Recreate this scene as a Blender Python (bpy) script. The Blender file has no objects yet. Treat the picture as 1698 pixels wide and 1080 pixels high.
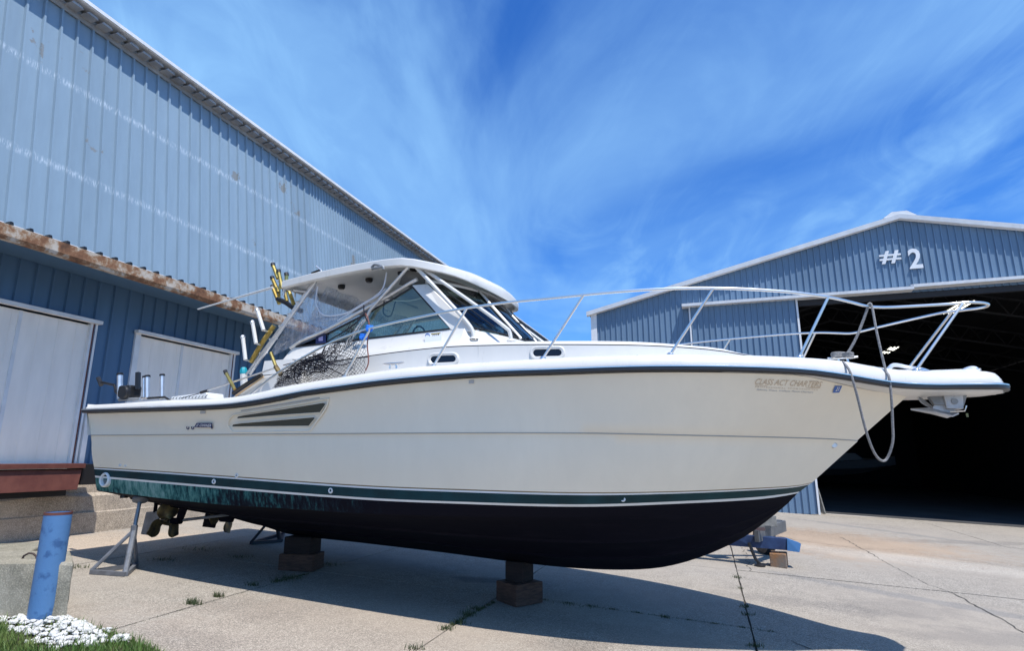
import bpy, bmesh, math, random
from mathutils import Vector, Matrix
random.seed(7)
scene = bpy.context.scene
COL = scene.collection
R = math.radians

# ---------------------------------------------------------------- camera
F = 980.0; PITCH = R(12.65); HC = 1.72
cam_d = bpy.data.cameras.new('camera'); cam = bpy.data.objects.new('camera', cam_d); COL.objects.link(cam)
cam.location = (0, 0, HC); cam.rotation_euler = (R(90) + PITCH, 0, 0)
cam_d.sensor_width = 36; cam_d.lens = F / 1698 * 36; cam_d.clip_end = 3000; cam_d.clip_start = 0.05
scene.camera = cam

# ---------------------------------------------------------------- light
SUN = Vector((0.285, -0.392, 1.0)).normalized()          # towards the sun
elev = math.asin(SUN.z); azim = math.atan2(SUN.x, SUN.y)
world = bpy.data.worlds.new('World'); scene.world = world; world.use_nodes = True
wn = world.node_tree; wn.nodes.clear()
def N(nt, t, **k):
    n = nt.nodes.new(t)
    for a, b in k.items():
        if a == 'inp':
            for i, v in b.items(): n.inputs[i].default_value = v
        else: setattr(n, a, b)
    return n
def L(nt, a, b): nt.links.new(a, b)
sky = N(wn, 'ShaderNodeTexSky', sky_type='NISHITA'); sky.sun_disc = False
sky.sun_elevation = elev; sky.sun_rotation = azim; sky.altitude = 200; sky.air_density = 1.0; sky.dust_density = 0.6; sky.ozone_density = 2.0
hsv = N(wn, 'ShaderNodeHueSaturation', inp={'Saturation': 1.22, 'Value': 1.0})
tint = N(wn, 'ShaderNodeMix', data_type='RGBA', blend_type='MULTIPLY'); tint.inputs[0].default_value = 1; tint.inputs[7].default_value = (0.40, 0.82, 1.36, 1)
L(wn, sky.outputs[0], hsv.inputs['Color']); L(wn, hsv.outputs[0], tint.inputs[6])
tc = N(wn, 'ShaderNodeTexCoord'); sep = N(wn, 'ShaderNodeSeparateXYZ'); L(wn, tc.outputs['Generated'], sep.inputs[0])
def M(nt, op, a, b=None, c=None):
    n = nt.nodes.new('ShaderNodeMath'); n.operation = op
    for i, v in enumerate((a, b, c)):
        if v is None: continue
        if isinstance(v, (int, float)): n.inputs[i].default_value = v
        else: L(nt, v, n.inputs[i])
    return n.outputs[0]
zc = M(wn, 'ADD', M(wn, 'MAXIMUM', sep.outputs['Z'], 0.0), 0.12)
px = M(wn, 'DIVIDE', sep.outputs['X'], zc); py = M(wn, 'DIVIDE', sep.outputs['Y'], zc)
cmb = N(wn, 'ShaderNodeCombineXYZ'); L(wn, px, cmb.inputs[0]); L(wn, py, cmb.inputs[1])
def cloud(rot, sx, sy, scale, detail, lo, hi, dist, seed, rough=0.55):
    mp = N(wn, 'ShaderNodeMapping'); mp.inputs['Rotation'].default_value = (0, 0, R(rot)); mp.inputs['Scale'].default_value = (sx, sy, 1); mp.inputs['Location'].default_value = (seed, seed * .7, 0)
    L(wn, cmb.outputs[0], mp.inputs[0])
    nz = N(wn, 'ShaderNodeTexNoise', inp={'Scale': scale, 'Detail': detail, 'Roughness': rough, 'Distortion': dist}); L(wn, mp.outputs[0], nz.inputs['Vector'])
    mr = N(wn, 'ShaderNodeMapRange', interpolation_type='SMOOTHSTEP', inp={'From Min': lo, 'From Max': hi}); L(wn, nz.outputs[0], mr.inputs[0])
    return mr.outputs[0]
c1 = cloud(-50, 1.25, 0.50, 0.85, 9, 0.35, 0.60, 1.0, 14.9, .5)
c2 = cloud(-44, 2.2, 1.0, 1.5, 10, 0.40, 0.74, 1.8, 9.2, 0.58)
c3 = cloud(15, 1.0, 0.8, 0.8, 6, 0.35, 0.70, 0.3, 1.3)
cl = M(wn, 'MINIMUM', M(wn, 'ADD', M(wn, 'MULTIPLY', c1, 0.62), M(wn, 'MULTIPLY', c2, M(wn, 'ADD', M(wn, 'MULTIPLY', c3, 0.40), 0.08))), 0.92)
hzn = N(wn, 'ShaderNodeMapRange', interpolation_type='SMOOTHSTEP', inp={'From Min': .45, 'From Max': .0, 'To Max': .38}); L(wn, sep.outputs['Z'], hzn.inputs[0])
cl = M(wn, 'MAXIMUM', M(wn, 'ADD', cl, M(wn, 'MULTIPLY', c3, .10)), hzn.outputs[0])
cmix = N(wn, 'ShaderNodeMix', data_type='RGBA'); cmix.inputs[7].default_value = (2.15, 4.25, 7.1, 1)
L(wn, cl, cmix.inputs[0]); L(wn, tint.outputs[2], cmix.inputs[6])
bg = N(wn, 'ShaderNodeBackground', inp={'Strength': 0.105}); L(wn, cmix.outputs[2], bg.inputs[0])
wo = N(wn, 'ShaderNodeOutputWorld'); L(wn, bg.outputs[0], wo.inputs[0])
sd = bpy.data.lights.new('sun', 'SUN'); sd.energy = 3.9; sd.angle = R(0.55); sd.color = (1.0, 0.96, 0.90)
so = bpy.data.objects.new('sun', sd); COL.objects.link(so); so.rotation_euler = (-SUN).to_track_quat('-Z', 'Y').to_euler()
scene.view_settings.view_transform = 'Standard'; scene.view_settings.look = 'None'; scene.view_settings.exposure = 0.5; scene.view_settings.gamma = 1
scene.cycles.max_bounces = 8; scene.cycles.transparent_max_bounces = 12

# ---------------------------------------------------------------- site survey: rays, ground plane, boat frame
CT, ST = math.cos(PITCH), math.sin(PITCH)
def ray(u, v):
    a = (u - 849) / F; b = (540 - v) / F
    return (a, CT - ST * b, ST + CT * b)
WN = (0.951, -0.309)
def G(x, y): return 0.05 * (-(WN[0] * x + WN[1] * y) - 2.35)
def on_ground(u, v):
    d = ray(u, v); k = 0.05 * (WN[0] * d[0] + WN[1] * d[1]); t = (-0.1175 - HC) / (d[2] + k)
    return Vector((d[0] * t, d[1] * t, HC + d[2] * t))
def on_plane(u, v, p, n):
    d = ray(u, v); t = (n[0] * p[0] + n[1] * p[1]) / (n[0] * d[0] + n[1] * d[1])
    return Vector((d[0] * t, d[1] * t, HC + d[2] * t))
def S(al, n, z=0.0, rel=False):                         # yard coordinates: along the long wall, out from it
    x = .309 * al + .951 * n; y = .951 * al - .309 * n
    return Vector((x, y, z + (G(x, y) if rel else 0)))
YAW = R(23); AX = (math.cos(YAW), -math.sin(YAW)); NW = (-math.sin(YAW), -math.cos(YAW)); P0 = (0.0, 7.8)
def B(s, w, z): return Vector((P0[0] + AX[0] * s + NW[0] * w, P0[1] + AX[1] * s + NW[1] * w, z))
def w2b(p):
    x, y = p[0] - P0[0], p[1] - P0[1]
    return (x * AX[0] + y * AX[1], x * NW[0] + y * NW[1], p[2])
def hw(u, v, w):
    f = w if callable(w) else (lambda s, z: w)
    x = f(0., 2.); q = None
    for i in range(40):
        q = w2b(on_plane(u, v, (P0[0] + NW[0] * x, P0[1] + NW[1] * x), NW)); x = 0.5 * x + 0.5 * f(q[0], q[2])
    return q
def PB(u, v, w): return B(*hw(u, v, w))
def itp(pts, x):
    if x <= pts[0][0]: return pts[0][1]
    for (a, b), (c, d) in zip(pts, pts[1:]):
        if x <= c: return b + (d - b) * (x - a) / (c - a)
    return pts[-1][1]
def smooth_itp(pts, x):
    if x <= pts[0][0]: return pts[0][1]
    if x >= pts[-1][0]: return pts[-1][1]
    for i in range(len(pts) - 1):
        if x <= pts[i + 1][0]: break
    x0, y0 = pts[i]; x1, y1 = pts[i + 1]
    def sl(j):
        if j <= 0: return (pts[1][1] - pts[0][1]) / (pts[1][0] - pts[0][0])
        if j >= len(pts) - 1: return (pts[-1][1] - pts[-2][1]) / (pts[-1][0] - pts[-2][0])
        return (pts[j + 1][1] - pts[j - 1][1]) / (pts[j + 1][0] - pts[j - 1][0])
    h = x1 - x0; t = (x - x0) / h
    return (2*t**3-3*t*t+1)*y0 + (t**3-2*t*t+t)*h*sl(i) + (-2*t**3+3*t*t)*y1 + (t**3-t*t)*h*sl(i+1)

# ---------------------------------------------------------------- materials
def mat(name, col, rough=0.6, metal=0.0, var=0.0, vscale=4.0, bump=0.0, bscale=40.0, col2=None, detail=4, stretch=None, spec=0.5, coat=0.0, lo=.35, hi=.65):
    m = bpy.data.materials.new(name); m.use_nodes = True; nt = m.node_tree; b = nt.nodes['Principled BSDF']
    b.inputs['Roughness'].default_value = rough; b.inputs['Metallic'].default_value = metal
    b.inputs['Specular IOR Level'].default_value = spec; b.inputs['Coat Weight'].default_value = coat
    c = (*col, 1); b.inputs['Base Color'].default_value = c
    if var or col2 or bump:
        t = N(nt, 'ShaderNodeTexCoord'); v = t.outputs['Object']
        if stretch:
            mp = N(nt, 'ShaderNodeMapping'); mp.inputs['Scale'].default_value = stretch; L(nt, v, mp.inputs[0]); v = mp.outputs[0]
    if var or col2:
        nz = N(nt, 'ShaderNodeTexNoise', inp={'Scale': vscale, 'Detail': detail, 'Roughness': 0.6}); L(nt, v, nz.inputs['Vector'])
        mr = N(nt, 'ShaderNodeMapRange', inp={'From Min': lo, 'From Max': hi}); L(nt, nz.outputs[0], mr.inputs[0])
        mx = N(nt, 'ShaderNodeMix', data_type='RGBA'); L(nt, mr.outputs[0], mx.inputs[0])
        mx.inputs[6].default_value = c if col2 else (*[x * (1 - var) for x in col], 1)
        mx.inputs[7].default_value = (*(col2 or [min(1, x * (1 + var)) for x in col]), 1)
        L(nt, mx.outputs[2], b.inputs['Base Color'])
    if bump:
        nb = N(nt, 'ShaderNodeTexNoise', inp={'Scale': bscale, 'Detail': 5}); L(nt, v, nb.inputs['Vector'])
        bp = N(nt, 'ShaderNodeBump', inp={'Strength': bump, 'Distance': 0.01}); L(nt, nb.outputs[0], bp.inputs['Height']); L(nt, bp.outputs[0], b.inputs['Normal'])
    return m
def emis(name, col, s):
    m = bpy.data.materials.new(name); m.use_nodes = True; b = m.node_tree.nodes['Principled BSDF']
    b.inputs['Base Color'].default_value = (*col, 1); b.inputs['Emission Color'].default_value = (*col, 1); b.inputs['Emission Strength'].default_value = s; return m
def glass(name, tintc, refl=0.12, rough=0.02):
    m = bpy.data.materials.new(name); m.use_nodes = True; nt = m.node_tree; nt.nodes.clear()
    tr = N(nt, 'ShaderNodeBsdfTransparent'); tr.inputs[0].default_value = (*tintc, 1)
    gl = N(nt, 'ShaderNodeBsdfGlossy', inp={'Roughness': rough}); fr = N(nt, 'ShaderNodeFresnel', inp={'IOR': 1.5})
    mx = N(nt, 'ShaderNodeMixShader'); L(nt, M(nt, 'ADD', fr.outputs[0], refl), mx.inputs[0]); L(nt, tr.outputs[0], mx.inputs[1]); L(nt, gl.outputs[0], mx.inputs[2])
    o = N(nt, 'ShaderNodeOutputMaterial'); L(nt, mx.outputs[0], o.inputs[0]); return m

def gelcoat(name, col, grime=0.12, coat=.12):
    m = mat(name, col, rough=0.22, spec=0.42, coat=coat); nt = m.node_tree; b = nt.nodes['Principled BSDF']; b.inputs['Coat Roughness'].default_value = .12
    t = N(nt, 'ShaderNodeTexCoord'); mp = N(nt, 'ShaderNodeMapping'); mp.inputs['Scale'].default_value = (1.5, 1.5, .35); L(nt, t.outputs['Object'], mp.inputs[0])
    nz = N(nt, 'ShaderNodeTexNoise', inp={'Scale': 3.0, 'Detail': 8, 'Roughness': 0.65}); L(nt, mp.outputs[0], nz.inputs['Vector'])
    n2 = N(nt, 'ShaderNodeTexNoise', inp={'Scale': 0.8, 'Detail': 3}); L(nt, t.outputs['Object'], n2.inputs['Vector'])
    f = M(nt, 'MULTIPLY', nz.outputs[0], n2.outputs[0])
    mr = N(nt, 'ShaderNodeMapRange', inp={'From Min': .15, 'From Max': .4}); L(nt, f, mr.inputs[0])
    mx = N(nt, 'ShaderNodeMix', data_type='RGBA'); L(nt, mr.outputs[0], mx.inputs[0])
    mx.inputs[6].default_value = (*[c * (1 - grime) for c in col], 1); mx.inputs[7].default_value = (*col, 1); L(nt, mx.outputs[2], b.inputs['Base Color'])
    r2 = N(nt, 'ShaderNodeMapRange', inp={'From Min': .3, 'From Max': .7, 'To Min': .24 if coat else .30, 'To Max': .44 if coat else .50}); L(nt, nz.outputs[0], r2.inputs[0]); L(nt, r2.outputs[0], b.inputs['Roughness'])
    return m

MT = {}
MT['gel'] = gelcoat('white_gelcoat', (.66, .65, .625), .06); MT['hullgel'] = gelcoat('cream_gelcoat', (.88, .805, .665), .06, 0.0)
MT['inner'] = mat('molded_liner', (.62, .61, .59), .5, var=.08, vscale=2)
MT['rubber'] = mat('black_rubber', (.018, .02, .026), .45)
MT['black'] = mat('black_plastic', (.012, .012, .014), .4)
MT['steel'] = mat('stainless_tube', (.80, .79, .77), .28, 1.0)
MT['alu'] = mat('satin_aluminium', (.78, .78, .78), .42, 1.0, var=.1, vscale=8)
MT['gold'] = mat('gold_anodised', (.62, .45, .14), .28, 1.0, var=.2, vscale=9)
MT['bronze'] = mat('weathered_bronze', (.30, .21, .08), .45, .6, col2=(.07, .06, .045), vscale=9)
MT['green'] = mat('dark_green_boot', (.003, .035, .042), .5, spec=.25, var=.25, vscale=3)
MT['pin'] = mat('gold_pinstripe', (.22, .16, .08), .4)
MT['wht'] = mat('white_vinyl', (.75, .76, .75), .4, var=.06)
MT['seam'] = mat('dark_seam', (.03, .03, .035), .6)
MT['vent'] = mat('dark_vent_mesh', (.040, .044, .032), .45, bump=.3, bscale=120)
MT['galv'] = mat('galvanised_steel', (.26, .27, .28), .5, .5, var=.25, vscale=6, bump=.2)
MT['rope'] = mat('grey_braided_rope', (.24, .235, .235), .85, var=.3, vscale=60, bump=.5, bscale=160)
MT['net'] = mat('black_net_cord', (.008, .006, .014), .7)
MT['bluerag'] = mat('bright_blue_cloth', (.02, .2, .75), .7, var=.2, vscale=20)
MT['gelgrey'] = mat('grey_gelcoat_shadow_line', (.45, .45, .45), .4)
MT['glass'] = glass('tinted_cabin_glass', (.62, .73, .68), .03)
MT['vinyl'] = glass('clear_vinyl_curtain', (.80, .84, .90), .06, .12)
MT['piping'] = mat('white_vinyl_piping', (.7, .71, .76), .4)
MT['wood_dark'] = mat('creosoted_timber', (.010, .007, .007), .85, col2=(.028, .017, .014), vscale=5, stretch=(1, 1, 8), bump=.6, bscale=30)
MT['wood_brown'] = mat('weathered_brown_timber', (.06, .03, .02), .85, col2=(.13, .065, .042), vscale=6, stretch=(1.5, 1.5, 7), bump=.7, bscale=30)
MT['wood_orange'] = mat('orange_grey_timber', (.30, .14, .05), .8, col2=(.17, .15, .13), vscale=3, bump=.6, bscale=30)
MT['wood_grey'] = mat('silver_grey_timber', (.26, .25, .23), .85, col2=(.12, .12, .11), vscale=7, stretch=(1, 6, 1), bump=.7, bscale=30)
MT['letter'] = mat('white_painted_letter', (.72, .74, .76), .5, var=.05)
MT['bluepaint'] = mat('blue_paint_worn', (.075, .185, .37), .55, col2=(.035, .10, .24), vscale=8, lo=.54, hi=.66, bump=.25, bscale=30)
MT['trailer_blue'] = mat('trailer_blue_paint', (.006, .02, .075), .55, col2=(.02, .05, .14), vscale=5)
MT['trailer_grey'] = mat('grey_channel_steel', (.10, .11, .12), .5, .3, col2=(.17, .17, .17), vscale=5)
MT['rustred'] = mat('red_oxide_steel', (.105, .030, .022), .6, col2=(.15, .05, .035), vscale=5, bump=.3, bscale=150)
MT['door'] = mat('painted_door_steel', (.88, .825, .755), .5, var=.05, vscale=2.2, stretch=(2, 2, .35), detail=8)
MT['trim'] = mat('white_trim_metal', (.72, .73, .74), .45, var=.07, vscale=3)
MT['eave'] = mat('weathered_eave_metal', (.27, .275, .28), .55, var=.2, vscale=2)
MT['stand_dk0'] = mat('dull_hardware', (.12, .12, .13), .5, .5)
MT['crease'] = mat('painted_crease_shade', (.40, .385, .35), .6)  # flat grey for the shade line of the hull crease
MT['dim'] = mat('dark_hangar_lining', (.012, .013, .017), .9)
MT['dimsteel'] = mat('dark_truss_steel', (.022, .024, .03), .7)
MT['lamp'] = emis('fluorescent_tube', (1., .98, .85), 1.6)
MT['cyan'] = mat('teal_cap_plastic', (.01, .30, .38), .4)
MT['tan'] = mat('tan_trim_vinyl', (.45, .30, .16), .6)
MT['decal_blue'] = mat('navy_decal', (.012, .02, .10), .4)
MT['decal_lt'] = mat('light_decal', (.75, .77, .8), .4)
MT['decal_royal'] = mat('blue_decal', (.04, .13, .42), .4)
MT['decal_gold'] = mat('gold_lettering', (.56, .44, .31), .45)
MT['decal_yellow'] = mat('yellow_decal', (.45, .34, .04), .4)
MT['stone'] = mat('white_quartz_stone', (.50, .49, .46), .85, col2=(.66, .65, .62), vscale=9, bump=.5, bscale=12)
MT['blade'] = mat('grass_blade', (.06, .13, .02), .6, col2=(.15, .20, .05), vscale=3)
MT['weed'] = mat('weed_leaf', (.03, .055, .014), .6, col2=(.07, .08, .03), vscale=5)

# anti-fouling paint with weathering
def antifoul():
    m = mat('dark_antifouling', (.0022, .0024, .0075), .7, spec=.12); nt = m.node_tree; b = nt.nodes['Principled BSDF']
    t = N(nt, 'ShaderNodeTexCoord'); mp = N(nt, 'ShaderNodeMapping'); mp.inputs['Scale'].default_value = (.6, .6, 5); L(nt, t.outputs['Object'], mp.inputs[0])
    nz = N(nt, 'ShaderNodeTexNoise', inp={'Scale': 2.2, 'Detail': 8, 'Roughness': .6}); L(nt, mp.outputs[0], nz.inputs['Vector'])
    mr = N(nt, 'ShaderNodeMapRange', inp={'From Min': .55, 'From Max': .75}); L(nt, nz.outputs[0], mr.inputs[0])
    mx = N(nt, 'ShaderNodeMix', data_type='RGBA'); L(nt, mr.outputs[0], mx.inputs[0]); mx.inputs[6].default_value = (.0022, .0024, .0075, 1); mx.inputs[7].default_value = (.007, .0065, .013, 1)
    L(nt, mx.outputs[2], b.inputs['Base Color'])
    bp = N(nt, 'ShaderNodeBump', inp={'Strength': .25, 'Distance': .01}); L(nt, nz.outputs[0], bp.inputs['Height']); L(nt, bp.outputs[0], b.inputs['Normal'])
    return m
MT['anti'] = antifoul()
def weathered():
    m = mat('oxidised_waterline_paint', (.01, .05, .06), .75, spec=.12); nt = m.node_tree; b = nt.nodes['Principled BSDF']
    t = N(nt, 'ShaderNodeTexCoord'); mp = N(nt, 'ShaderNodeMapping'); mp.inputs['Scale'].default_value = (6, 6, 1.2); L(nt, t.outputs['Object'], mp.inputs[0])
    nz = N(nt, 'ShaderNodeTexNoise', inp={'Scale': 3.5, 'Detail': 10, 'Roughness': .7}); L(nt, mp.outputs[0], nz.inputs['Vector'])
    n3 = N(nt, 'ShaderNodeTexNoise', inp={'Scale': 1.1, 'Detail': 3}); L(nt, t.outputs['Object'], n3.inputs['Vector'])
    sx = N(nt, 'ShaderNodeSeparateXYZ'); L(nt, t.outputs['Object'], sx.inputs[0])
    fade = N(nt, 'ShaderNodeMapRange', inp={'From Min': -3.6, 'From Max': 0.4, 'To Min': .09, 'To Max': -.34}); L(nt, sx.outputs[0], fade.inputs[0])
    f = M(nt, 'ADD', M(nt, 'ADD', M(nt, 'MULTIPLY', nz.outputs[0], .6), M(nt, 'MULTIPLY', n3.outputs[0], .5)), fade.outputs[0])
    cr = N(nt, 'ShaderNodeValToRGB'); e = cr.color_ramp.elements
    e[0].position = .44; e[0].color = (.0035, .0036, .009, 1); e[1].position = .53; e[1].color = (.007, .014, .022, 1)
    for p, c in ((.59, (.02, .085, .09)), (.65, (.07, .20, .18)), (.74, (.20, .34, .31))):
        k = cr.color_ramp.elements.new(p); k.color = (*c, 1)
    L(nt, f, cr.inputs[0]); L(nt, cr.outputs[0], b.inputs['Base Color']); return m
MT['weath'] = weathered()
# concrete
def concrete(name, c1, c2, c3, agg=True, stains=True):
    m = mat(name, c1, .9, spec=.2); nt = m.node_tree; b = nt.nodes['Principled BSDF']
    t = N(nt, 'ShaderNodeTexCoord'); g = N(nt, 'ShaderNodeNewGeometry'); pos = g.outputs['Position']
    big = N(nt, 'ShaderNodeTexNoise', inp={'Scale': .45, 'Detail': 6, 'Roughness': .6}); L(nt, pos, big.inputs['Vector'])
    mid = N(nt, 'ShaderNodeTexNoise', inp={'Scale': 3.2, 'Detail': 8, 'Roughness': .7}); L(nt, pos, mid.inputs['Vector'])
    fin = N(nt, 'ShaderNodeTexVoronoi', inp={'Scale': 75.}); L(nt, pos, fin.inputs['Vector'])
    f2 = N(nt, 'ShaderNodeTexNoise', inp={'Scale': 120., 'Detail': 3}); L(nt, pos, f2.inputs['Vector'])
    mr = N(nt, 'ShaderNodeMapRange', inp={'From Min': .36, 'From Max': .64}); L(nt, big.outputs[0], mr.inputs[0])
    mx = N(nt, 'ShaderNodeMix', data_type='RGBA'); L(nt, mr.outputs[0], mx.inputs[0]); mx.inputs[6].default_value = (*c1, 1); mx.inputs[7].default_value = (*c2, 1)
    m2 = N(nt, 'ShaderNodeMapRange', inp={'From Min': .4, 'From Max': .7, 'To Max': .55}); L(nt, mid.outputs[0], m2.inputs[0])
    mx2 = N(nt, 'ShaderNodeMix', data_type='RGBA'); L(nt, m2.outputs[0], mx2.inputs[0]); L(nt, mx.outputs[2], mx2.inputs[6]); mx2.inputs[7].default_value = (*c3, 1)
    out = mx2.outputs[2]
    if stains:
        def blob(cx, cy, rx, ry, ang, col, amt, thr=0.0):
            nonlocal out
            mp = N(nt, 'ShaderNodeMapping', vector_type='TEXTURE'); mp.inputs['Location'].default_value = (cx, cy, 0); mp.inputs['Rotation'].default_value = (0, 0, R(ang)); mp.inputs['Scale'].default_value = (rx, ry, 1000)
            L(nt, pos, mp.inputs[0]); ln = N(nt, 'ShaderNodeVectorMath', operation='LENGTH'); L(nt, mp.outputs[0], ln.inputs[0])
            e = M(nt, 'SUBTRACT', M(nt, 'ADD', M(nt, 'SUBTRACT', 1.0, ln.outputs['Value']), M(nt, 'MULTIPLY', mid.outputs[0], 1.3)), .65 + thr)
            r = N(nt, 'ShaderNodeMapRange', inp={'From Min': 0., 'From Max': .5, 'To Max': amt}); L(nt, e, r.inputs[0])
            x = N(nt, 'ShaderNodeMix', data_type='RGBA'); L(nt, r.outputs[0], x.inputs[0]); L(nt, out, x.inputs[6]); x.inputs[7].default_value = (*col, 1); out = x.outputs[2]
        p = on_ground(1340, 895); blob(p.x, p.y, 4.2, 3.4, -20, (.43, .31, .21), .75)
        p = on_ground(1560, 935); blob(p.x, p.y, 4.6, 1.1, -35, (.58, .52, .44), .55, .12)
        p = on_ground(1420, 872); blob(p.x, p.y, 3.0, 1.2, -20, (.36, .32, .28), .4)
        p = on_ground(1300, 845); blob(p.x + 1.6, p.y - 1.2, 2.0, .30, -18, (.62, .60, .58), .5)
        p = on_ground(1560, 1000); blob(p.x, p.y, 3.5, .25, -45, (.2, .2, .2), .45)
        p = on_ground(1460, 880); blob(p.x, p.y, 3.5, .3, -60, (.2, .2, .2), .4)
        p = on_ground(120, 905); blob(p.x, p.y, 2.6, 1.4, 60, (.55, .44, .33), .7)
        p = on_ground(790, 962); blob(p.x, p.y, .6, .3, 0, (.12, .12, .12), .6, .1)
        for (bu, bv, rx, ry, am) in ((450, 1010, 1.1, .5, .25), (1030, 1050, 1.6, .4, .22), (1600, 900, 3.5, .5, .3), (1480, 1010, 1.2, .8, .25), (300, 1060, .9, .35, .2), (940, 1070, .5, .3, .35), (1330, 1000, 1.6, .35, .25), (1650, 1060, 1.3, .5, .3), (660, 940, 1.6, .6, .3)):
            p = on_ground(bu, bv); blob(p.x, p.y, rx, ry, bu % 60 - 30, (.15, .14, .135), am, .05)
        p = on_ground(560, 1050); blob(p.x, p.y, 3.0, 1.6, 0, (.45, .36, .28), .35)
    cr = N(nt, 'ShaderNodeMapRange', inp={'From Min': .05, 'From Max': .6, 'To Min': 1.3, 'To Max': .62}); L(nt, fin.outputs['Distance'], cr.inputs[0])
    cf = N(nt, 'ShaderNodeSeparateColor'); L(nt, fin.outputs['Color'], cf.inputs[0])
    cc = N(nt, 'ShaderNodeMapRange', inp={'To Min': .72, 'To Max': 1.25}); L(nt, cf.outputs[0], cc.inputs[0])
    vv = N(nt, 'ShaderNodeMapRange', inp={'From Min': .3, 'From Max': .7, 'To Min': .8, 'To Max': 1.2}); L(nt, f2.outputs[0], vv.inputs[0])
    fac0 = M(nt, 'MULTIPLY', M(nt, 'MULTIPLY', cr.outputs[0], cc.outputs[0]), vv.outputs[0]); wear = N(nt, 'ShaderNodeMapRange', inp={'From Min': .35, 'From Max': .6, 'To Min': .3, 'To Max': 1.0}); L(nt, big.outputs[0], wear.inputs[0]); fac = M(nt, 'ADD', M(nt, 'MULTIPLY', M(nt, 'SUBTRACT', fac0, 1.0), wear.outputs[0]), 1.0)
    sc = N(nt, 'ShaderNodeVectorMath', operation='SCALE'); L(nt, out, sc.inputs[0]); L(nt, fac, sc.inputs['Scale'])
    L(nt, sc.outputs[0], b.inputs['Base Color'])
    bp = N(nt, 'ShaderNodeBump', inp={'Strength': .35, 'Distance': .006}); L(nt, M(nt, 'ADD', fac, M(nt, 'MULTIPLY', mid.outputs[0], 1.5)), bp.inputs['Height']); L(nt, bp.outputs[0], b.inputs['Normal'])
    return m
MT['yard'] = concrete('yard_concrete', (.37, .325, .27), (.44, .395, .335), (.30, .265, .225))
MT['joint'] = mat('dirt_in_joints', (.075, .066, .054), .95, var=.3)
MT['foundation'] = concrete('old_foundation_concrete', (.64, .54, .42), (.50, .42, .33), (.25, .21, .17), stains=False)
MT['block'] = concrete('mossy_concrete', (.44, .40, .32), (.26, .235, .17), (.11, .105, .07), stains=False)

def siding(name, col, oxide=0.0, glint_bands=False, peel=False):
    m = mat(name, col, .42, .0, spec=.4); nt = m.node_tree; b = nt.nodes['Principled BSDF']
    t = N(nt, 'ShaderNodeTexCoord'); g = N(nt, 'ShaderNodeNewGeometry'); pos = g.outputs['Position']
    mp = N(nt, 'ShaderNodeMapping'); mp.inputs['Scale'].default_value = (3, 3, .35); L(nt, pos, mp.inputs[0])
    nz = N(nt, 'ShaderNodeTexNoise', inp={'Scale': 1.6, 'Detail': 8, 'Roughness': .65}); L(nt, mp.outputs[0], nz.inputs['Vector'])
    mr = N(nt, 'ShaderNodeMapRange', inp={'From Min': .3, 'From Max': .7, 'To Min': .94, 'To Max': 1.06}); L(nt, nz.outputs[0], mr.inputs[0])
    oi = N(nt, 'ShaderNodeObjectInfo'); orr = N(nt, 'ShaderNodeMapRange', inp={'To Min': .92, 'To Max': 1.06}); L(nt, oi.outputs['Random'], orr.inputs[0])
    sc = N(nt, 'ShaderNodeVectorMath', operation='SCALE'); sc.inputs[0].default_value = col; L(nt, M(nt, 'MULTIPLY', mr.outputs[0], orr.outputs[0]), sc.inputs['Scale'])
    out = sc.outputs[0]
    if glint_bands:  # pale spots put reflections of the fastener rows into the colour
        sx = N(nt, 'ShaderNodeSeparateXYZ'); L(nt, t.outputs['Object'], sx.inputs[0])
        n2 = N(nt, 'ShaderNodeTexNoise', inp={'Scale': 14., 'Detail': 3}); mp2 = N(nt, 'ShaderNodeMapping'); mp2.inputs['Scale'].default_value = (3.2, 3.2, .35); L(nt, pos, mp2.inputs[0]); L(nt, mp2.outputs[0], n2.inputs['Vector'])
        tot = None
        for z0 in glint_bands:
            d = M(nt, 'ABSOLUTE', M(nt, 'SUBTRACT', sx.outputs[2], z0)); f = N(nt, 'ShaderNodeMapRange', inp={'From Min': .10, 'From Max': .0}); L(nt, d, f.inputs[0])
            tot = f.outputs[0] if tot is None else M(nt, 'ADD', tot, f.outputs[0])
        k = N(nt, 'ShaderNodeMapRange', inp={'From Min': .47, 'From Max': .62}); L(nt, n2.outputs[0], k.inputs[0])
        mx = N(nt, 'ShaderNodeMix', data_type='RGBA'); L(nt, M(nt, 'MULTIPLY', M(nt, 'MULTIPLY', tot, k.outputs[0]), .65), mx.inputs[0]); L(nt, out, mx.inputs[6]); mx.inputs[7].default_value = (.58, .66, .74, 1); out = mx.outputs[2]
    if peel:
        n3 = N(nt, 'ShaderNodeTexNoise', inp={'Scale': .9, 'Detail': 10, 'Roughness': .62}); L(nt, pos, n3.inputs['Vector'])
        k = N(nt, 'ShaderNodeMapRange', inp={'From Min': .635, 'From Max': .65}); L(nt, n3.outputs[0], k.inputs[0])
        mx = N(nt, 'ShaderNodeMix', data_type='RGBA'); L(nt, k.outputs[0], mx.inputs[0]); L(nt, out, mx.inputs[6]); mx.inputs[7].default_value = (.20, .22, .23, 1); out = mx.outputs[2]
    L(nt, out, b.inputs['Base Color'])
    bp = N(nt, 'ShaderNodeBump', inp={'Strength': .12, 'Distance': .02}); L(nt, nz.outputs[0], bp.inputs['Height']); L(nt, bp.outputs[0], b.inputs['Normal'])
    return m
MT['side_up'] = siding('faded_blue_siding', (.215, .30, .38), glint_bands=(1.45, 3.25), peel=True)
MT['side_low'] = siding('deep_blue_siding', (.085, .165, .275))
MT['side_hang'] = siding('slate_blue_siding', (.145, .225, .325))
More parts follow.
